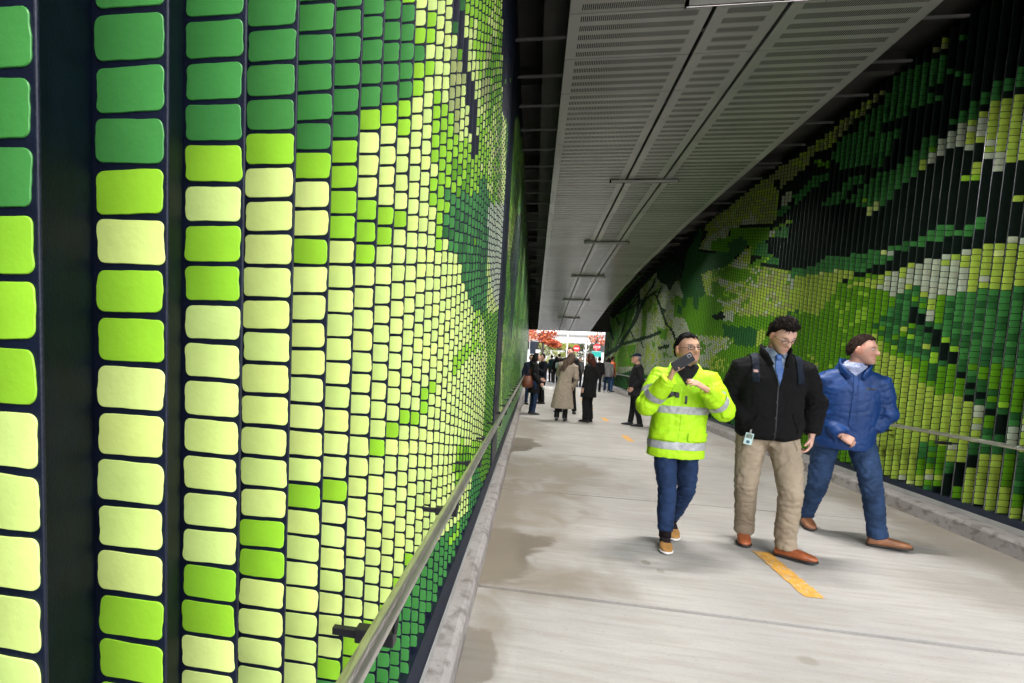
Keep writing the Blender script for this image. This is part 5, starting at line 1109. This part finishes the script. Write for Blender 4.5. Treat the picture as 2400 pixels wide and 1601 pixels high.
for o_ in (-.06, .05): tube(bm, [(bx+.01+o_, by, .99), (bx+.05+o_*.5, by+.01, 1.12), (.02, 13.36, 1.30), (.05, 13.38, 1.345)], .010, 8, flat=.4)
bm_obj('bag_strap', bm, lea, bag, True)
h_ = f.J['wrR']+(f.J['wrR']-f.J['elR']).normalized()*.10
cup = tag(empty('cup', h_), 'white paper cup held by woman in black coat', 'cup')
bm = bmesh.new(); loft(bm, [ering(h_+Vector((.03, 0, z)), Vector((r_, 0, 0)), Vector((0, r_, 0)), 18) for z, r_ in ((-.085, .028), (.02, .036))]); bm_obj('cup_body', bm, M['white'], cup, True)
# woman in the long beige coat, leaning
bei = fabric('beige_wool', (.33, .275, .215), .9, var=.1)
simple('woman in long beige coat with blowing grey-brown hair, seen from behind', .72, 12.52, 1.66, 172, bei, BLK, 'long', (.10, .065, .05), hl=.36, sway=-.16, amp=.012, kind='boot',
    prof=[(-1.10, .285, .225, 0), (-.95, .28, .22, 0), (-.6, .25, .20, 0), (-.2, .215, .17, 0), (.1, .185, .14, .0), (.35, .165, .125, .005), (.6, .182, .13, .005), (.75, .19, .13, 0), (.88, .168, .118, -.01), (.98, .10, .09, 0), (1.03, .083, .083, 0)],
    ov=dict(neck=(.12, .02, 1.455), head=(.175, .06, 1.605), shR=(.285, .01, 1.355), shL=(-.08, .01, 1.42), elR=(.325, -.02, 1.09), wrR=(.27, .10, .86), elL=(-.16, .16, 1.16), wrL=(.0, .30, 1.10), hipR=(.115, 0, .92), hipL=(-.075, 0, .92)), gaze=(.35, .95, -.1))
# tall man behind her
simple('tall sandy-haired man in dark jacket standing behind the beige coat', .98, 14.4, 1.80, 330, BLK2, BLK, 'short', (.09, .05, .03), gaze=(-.6, -.8, .05), ov=dict(anR=(.22, -.03, .095), toeR=(.30, .15, .01), anL=(-.20, -.03, .095), toeL=(-.28, .15, .01), knR=(.17, .02, .5), knL=(-.16, .02, .5)))
# woman with red-brown hair
simple('woman in black coat and wide black trousers with red-brown hair', 1.34, 12.62, 1.64, 238, BLK, BLK, 'long', (.055, .016, .010), hl=.27, gaze=(-.9, .45, 0),
    prof=[(-.52, .225, .185, 0), (-.3, .215, .175, 0), (0, .20, .155, 0), (.3, .19, .14, .005), (.6, .195, .138, .005), (.75, .20, .135, 0), (.88, .17, .118, -.01), (.98, .10, .09, 0), (1.03, .083, .083, 0)], tr=dict(r=(.105, .10, .088, .088, .092)))
# man in the cap
simple('man in black jacket and dark cap standing sideways by right wall', 2.36, 12.42, 1.68, 262, BLK2, BLK, 'cap', (.25, .24, .23), skin=SK3, gaze=(-1, .02, .03), sew=1.06, cap=fabric('navy_cap_cloth', (.010, .014, .03)), hood=False,
    prof=[(-.34, .188, .150, 0), (0, .190, .150, .004), (.25, .188, .15, .012), (.5, .198, .145, .012), (.72, .206, .138, 0), (.88, .18, .122, -.012), (.98, .105, .09, -.005), (1.03, .083, .083, 0)],
    ov=dict(elR=(.25, -.12, 1.13), wrR=(.20, .07, .93), elL=(-.25, -.12, 1.13), wrL=(-.20, .06, .93), anL=(-.10, -.16, .10), toeL=(-.13, .05, .01), knL=(-.10, -.04, .5), anR=(.09, .05, .095), toeR=(.11, .26, .01)))
# the group by the far mouth
gy = fabric('grey_hoodie_cloth', (.26, .26, .265)); og = mat('orange_safety_cloth', (.85, .13, .02), .6, var=.1)
simple('person in dark coat beside the grey hoodie near far mouth', 3.12, 25.6, 1.68, 160, BLK2, BLK, 'short', (.01, .008, .008), vox=.016)
simple('person in pale grey hoodie and jeans by right wall, seen from behind', 3.56, 25.7, 1.66, 175, gy, DEN, 'long', (.012, .008, .007), hl=.12, hood=True, vox=.016, shoe=mat('pale_shoe', (.45, .44, .43), .6))
simple('person in orange safety jacket by right wall near the far mouth', 3.80, 26.2, 1.73, 120, og, JEAN('bright_denim', (.05, .12, .28)), 'short', (.03, .018, .012), vox=.016)
simple('person with dark hair behind the woman with brown bag', -.07, 16.4, 1.58, 20, fabric('navy_puffer', (.014, .018, .035)), DEN, 'short', (.012, .009, .008), vox=.016)
simple('person in dark jacket between the brown bag woman and beige coat', .30, 16.9, 1.63, 300, fabric('blue_black_coat', (.010, .012, .02)), BLK, 'short', (.012, .009, .008), vox=.016, ov=dict(wrR=(.10, .30, 1.22), elR=(.22, .10, 1.12), wrL=(-.10, .30, 1.22), elL=(-.22, .10, 1.12)))
simple('person in dark coat with teal sleeve out at the far plaza', 1.14, 33.4, 1.74, 215, fabric('dark_teal_coat', (.012, .035, .035)), BLK, 'short', (.012, .009, .008), vox=.018, group='people on the plaza beyond the underpass')
f, p, hm, jk = simple('person with frizzy black hair and pale backpack at the far plaza', 1.40, 32.6, 1.66, 200, BLK, BLK, 'long', (.008, .006, .006), hl=.16, vox=.018, group='people on the plaza beyond the underpass')
bp = tag(empty('backpack', (1.34, 32.4, 1.1)), 'small pale teal backpack on the frizzy-haired person far away', 'backpack')
bm = bmesh.new(); c0 = f.tpt(.48)-f.fw*.20; loft(bm, [ering(c0+UP*h, f.rt*w_, f.fw*d_, 16, .6) for h, w_, d_ in ((-.19, .10, .05), (-.1, .14, .08), (.1, .13, .08), (.18, .07, .04))]); bm_obj('bag_body', bm, mat('pale_teal_cloth', (.32, .42, .40), .7), bp, True)
bm = bmesh.new()
for s_ in (1, -1): tube(bm, [f.tpt(.75, s_*.09)-f.fw*.17, f.tpt(.93, s_*.12), f.tpt(.7, s_*.13)+f.fw*.15], .016, 6)
bm_obj('shoulder_strap', bm, M['black'], bp, True)
simple('taller person in black coat behind the frizzy-haired one at the plaza', 1.66, 34.6, 1.85, 185, BLK2, BLK, 'short', (.012, .009, .008), vox=.018, group='people on the plaza beyond the underpass')
simple('person in grey coat between beige coat and red-brown hair, far off', 2.55, 29.4, 1.66, 20, fabric('mid_grey_cloth', (.12, .125, .13)), BLK, 'short', (.04, .025, .018), vox=.018)
# ------------------------------------------------------------------ beyond the far mouth
def leaves(name, parent, spots, n, size, cols, seed, flat=0.5, mtl=None):
    rd = random.Random(seed); V = []; Fc = []; C = []
    for i in range(n):
        c, r = spots[rd.randrange(len(spots))]
        while True:
            q = Vector((rd.uniform(-1, 1), rd.uniform(-1, 1), rd.uniform(-1, 1)))
            if .25 < q.length < 1: break
        p = Vector(c)+Vector((q.x*r[0], q.y*r[1], q.z*r[2]))
        a = Vector((rd.uniform(-1, 1), rd.uniform(-1, 1), rd.uniform(-.6, .6))).normalized(); b = a.cross(Vector((rd.uniform(-1, 1), rd.uniform(-1, 1), rd.uniform(-1, 1)))).normalized()
        s = size*rd.uniform(.6, 1.3); k = len(V)
        V += [p-a*s, p+b*s*flat, p+a*s, p-b*s*flat]; Fc.append((k, k+1, k+2, k+3)); cc = cols[rd.randrange(len(cols))]; j = rd.uniform(.8, 1.2); C += [(cc[0]*j, cc[1]*j, cc[2]*j, 1)]*4
    me = bpy.data.meshes.new(name); me.from_pydata(V, [], Fc); at = me.color_attributes.new('Col', 'FLOAT_COLOR', 'POINT'); at.data.foreach_set('color', np.array(C, dtype=np.float32).ravel())
    return link(name, me, parent, [M['leaf']])
M['leaf'] = mat('leaf', (1, 1, 1), .6, attr=True); M['bark'] = mat('bark', (.07, .055, .045), .9, var=.3, bump=.5, bscale=20)
def tree(label, x, y, h, spots, n, size, cols, seed, branches, group='trees beyond the far mouth'):
    t = tag(empty('tree', (x, y, 0)), label, 'tree', group)
    bm = bmesh.new(); tube(bm, [(x, y, 0), (x+.03, y, h*.3), (x-.02, y, h*.6), (x, y, h*.9)], [.14, .11, .08, .03], 10)
    for (z0, dx, dy, dz) in branches:
        a = Vector((x, y, z0)); tube(bm, [a, a+Vector((dx*.4, dy*.4, dz*.55)), a+Vector((dx*.75, dy*.75, dz*.85)), a+Vector((dx, dy, dz))], [.05, .035, .025, .012], 7)
    bm_obj('trunk', bm, M['bark'], t, True); leaves('crown', t, spots, n, size, cols, seed)
RED = [(.50, .085, .03), (.60, .14, .05), (.42, .05, .02), (.65, .25, .10)]
tree('orange-red autumn maple left of the far mouth view', .75, 48, 6.0, [((.3, 48, 3.9), (1.2, .9, .8)), ((1.3, 48.2, 4.2), (1.0, .9, .9)), ((1.55, 47.9, 3.0), (.75, .6, .35)), ((.9, 48, 3.4), (.8, .8, .5)), ((.6, 48, 5.4), (1.6, 1.2, .9)), ((1.9, 48, 2.75), (.55, .4, .22))], 1900, .13, RED, 3,
     [(2.0, -1, .2, 1.6), (2.1, 1.1, -.2, 1.2), (2.6, -.7, -.4, 1.8), (2.8, .9, .3, 2.0)])
tree('thin half-bare tree with few red leaves at right of far mouth', 6.1, 53, 5.6, [((6.2, 53, 3.9), (.8, .7, .5)), ((5.5, 53, 3.6), (.7, .6, .4)), ((6.6, 53, 3.4), (.5, .5, .3))], 330, .11, RED, 5,
     [(1.8, -.9, .2, 2.2), (2.0, .8, .1, 2.4), (2.4, -.5, .1, 2.6), (2.6, .5, -.1, 2.2), (3.0, -1.0, .2, 1.0), (2.8, .9, .1, .7)])
tree('orange young tree further left past the mouth', -1.4, 55, 6.0, [((-1.2, 55, 4.6), (1.5, 1, 1.2)), ((-.6, 55, 3.8), (.8, .7, .6))], 900, .13, [(.6, .25, .12), (.55, .17, .06)], 9, [(2.2, .9, .1, 1.6), (2.4, -.9, .1, 1.8)])
def hedge(label, x0, x1, y, z1, cols, seed, n):
    t = tag(empty('shrub', ((x0+x1)/2, y, 0)), label, 'shrub', 'shrubs beyond the road')
    sp = []; rd = random.Random(seed); k = int((x1-x0)/.45)+1
    for i in range(k):
        for j in range(4): sp.append(((x0+(x1-x0)*i/(k-1)+rd.uniform(-.1, .1), y+rd.uniform(-.3, .3), .35+(z1-.6)*j/3+rd.uniform(-.1, .25)), (.42, .42, .45)))
    leaves('foliage', t, sp, n, .10, cols, seed)
    bm = bmesh.new()
    for i in range(k): tube(bm, [(x0+(x1-x0)*i/(k-1), y, 0), (x0+(x1-x0)*i/(k-1)+rd.uniform(-.2, .2), y, z1*.75)], [.03, .015], 6)
    bm_obj('stems', bm, M['bark'], t)
YG = [(.30, .34, .04), (.36, .36, .06), (.22, .26, .04)]; DG = [(.035, .05, .02), (.05, .065, .02), (.07, .08, .03)]
hedge('yellow-green shrub under the orange maple past the road', .85, 3.1, 60, 3.1, YG+[(.14, .16, .05)], 21, 3000)
hedge('tall dark hedge behind the round red sign', 3.7, 6.7, 61.5, 3.15, DG+[(.2, .2, .05)], 22, 4200)
hedge('bright yellow shrub in front of the dark hedge', 3.3, 4.5, 60.3, 3.2, YG, 23, 1800)
# signs on posts
def post(bm, x, y, h, r=.03): tube(bm, [(x, y, 0), (x, y, h)], r, 10)
def disc(bm, x, y, z, r, n, rot=0.0, th=.01):
    loft(bm, [[Vector((x+r*math.cos(2*math.pi*i/n+rot), y+d, z+r*math.sin(2*math.pi*i/n+rot))) for i in range(n)] for d in (0, th)])
t = tag(empty('road_sign', (4.55, 58, 0)), 'round red no-entry sign with a white bar', 'sign')
bm = bmesh.new(); post(bm, 4.55, 58.03, 3.2); bm_obj('sign_post', bm, M['grey_metal'], t)
bm = bmesh.new(); disc(bm, 4.55, 57.98, 2.80, .36, 32); bm_obj('sign_plate', bm, M['red'], t)
bm = bmesh.new(); box(bm, 4.33, 4.77, 57.965, 57.976, 2.735, 2.865); bm_obj('white_bar', bm, M['white'], t)
t = tag(empty('road_sign', (6.0, 52, 0)), 'red octagonal stop sign half hidden by the right wall', 'sign')
bm = bmesh.new(); post(bm, 6.0, 52.03, 3.3); bm_obj('sign_post', bm, M['grey_metal'], t)
bm = bmesh.new(); disc(bm, 6.0, 51.98, 2.86, .36, 8, R(22.5)); bm_obj('sign_plate', bm, M['red'], t)
cu = bpy.data.curves.new('lettering', 'FONT'); cu.body = 'STOP'; cu.size = .30; cu.align_x = 'CENTER'; cu.align_y = 'CENTER'; cu.extrude = .002; cu.space_character = .9
tx = bpy.data.objects.new('tmp', cu); COL.objects.link(tx); _dg = bpy.context.evaluated_depsgraph_get(); _dg.update()
me = bpy.data.meshes.new_from_object(tx.evaluated_get(_dg)); bpy.data.objects.remove(tx); me.transform(Matrix.Translation((6.0, 51.97, 2.86)) @ Matrix.Rotation(R(90), 4, 'X')); me.materials.clear(); link('lettering', me, t, [M['white']])
t = tag(empty('road_sign', (5.15, 45, 0)), 'small teal green guide sign below the stop sign', 'sign')
bm = bmesh.new(); post(bm, 5.15, 45.03, 2.6); bm_obj('sign_post', bm, M['grey_metal'], t)
bm = bmesh.new(); box(bm, 4.78, 5.60, 44.98, 44.995, 1.80, 2.34, .004); bm_obj('sign_plate', bm, M['teal'], t)
bm = bmesh.new(); box(bm, 4.81, 5.57, 44.972, 44.979, 2.29, 2.31); box(bm, 4.81, 5.57, 44.972, 44.979, 1.83, 1.85); bm_obj('sign_border', bm, M['white'], t)
t = tag(empty('banner', (-.30, 36, 0)), 'slate blue banner on a white pole left of the far mouth', 'banner')
bm = bmesh.new(); post(bm, -.34, 36, 3.0, .028); bm_obj('banner_pole', bm, M['white'], t)
bm = bmesh.new(); box(bm, -.29, .10, 35.985, 36.0, 1.78, 2.66, .003); bm_obj('banner_cloth', bm, M['banner'], t)
bm = bmesh.new(); tube(bm, [(-.36, 36.0, 2.70), (.16, 36.0, 2.70)], .016, 8); bm_obj('banner_arm', bm, M['dark_metal'], t)
for nm, x, y, h in (('white lamp post between the two shrubs past the road', 3.42, 56, 5.2), ('shorter white post right of the round red sign', 5.45, 57, 3.45)):
    t = tag(empty('post', (x, y, 0)), nm, 'post'); bm = bmesh.new(); post(bm, x, y, h, .06); bm_obj('shaft', bm, M['white'], t)
    bm = bmesh.new(); box(bm, x-.14, x+.14, y-.14, y+.14, 0, .10, .02); bm_obj('foot_plate', bm, M['grey_metal'], t)
    bm = bmesh.new(); ball(bm, Vector((x, y, h)), (.08, .08, .05), seg=12); bm_obj('post_cap', bm, M['white'], t)
b = tag(empty('building', (5, 88, 0)), 'low pale building with dark window band beyond the hedges', 'building')
bm = bmesh.new(); box(bm, -6, 16, 88, 98, 0, 5.6); bm_obj('wall', bm, mat('pale_render', (.6, .59, .57), .8, var=.08), b)
bm = bmesh.new(); box(bm, -6.3, 16.3, 87.6, 98.3, 5.601, 5.9); bm_obj('roof', bm, M['grey_metal'], b)
for i in range(6):
    x = -4.6+3.4*i; bm = bmesh.new(); box(bm, x, x+2.5, 87.93, 87.998, 3.0, 4.4); w_ = bm_obj('window', bm, M['grey_metal'], b)
    bm = bmesh.new(); box(bm, x+.08, x+2.42, 87.915, 87.929, 3.08, 4.32); bm_obj('pane', bm, mat('dark_pane', (.02, .022, .025), .1), w_)
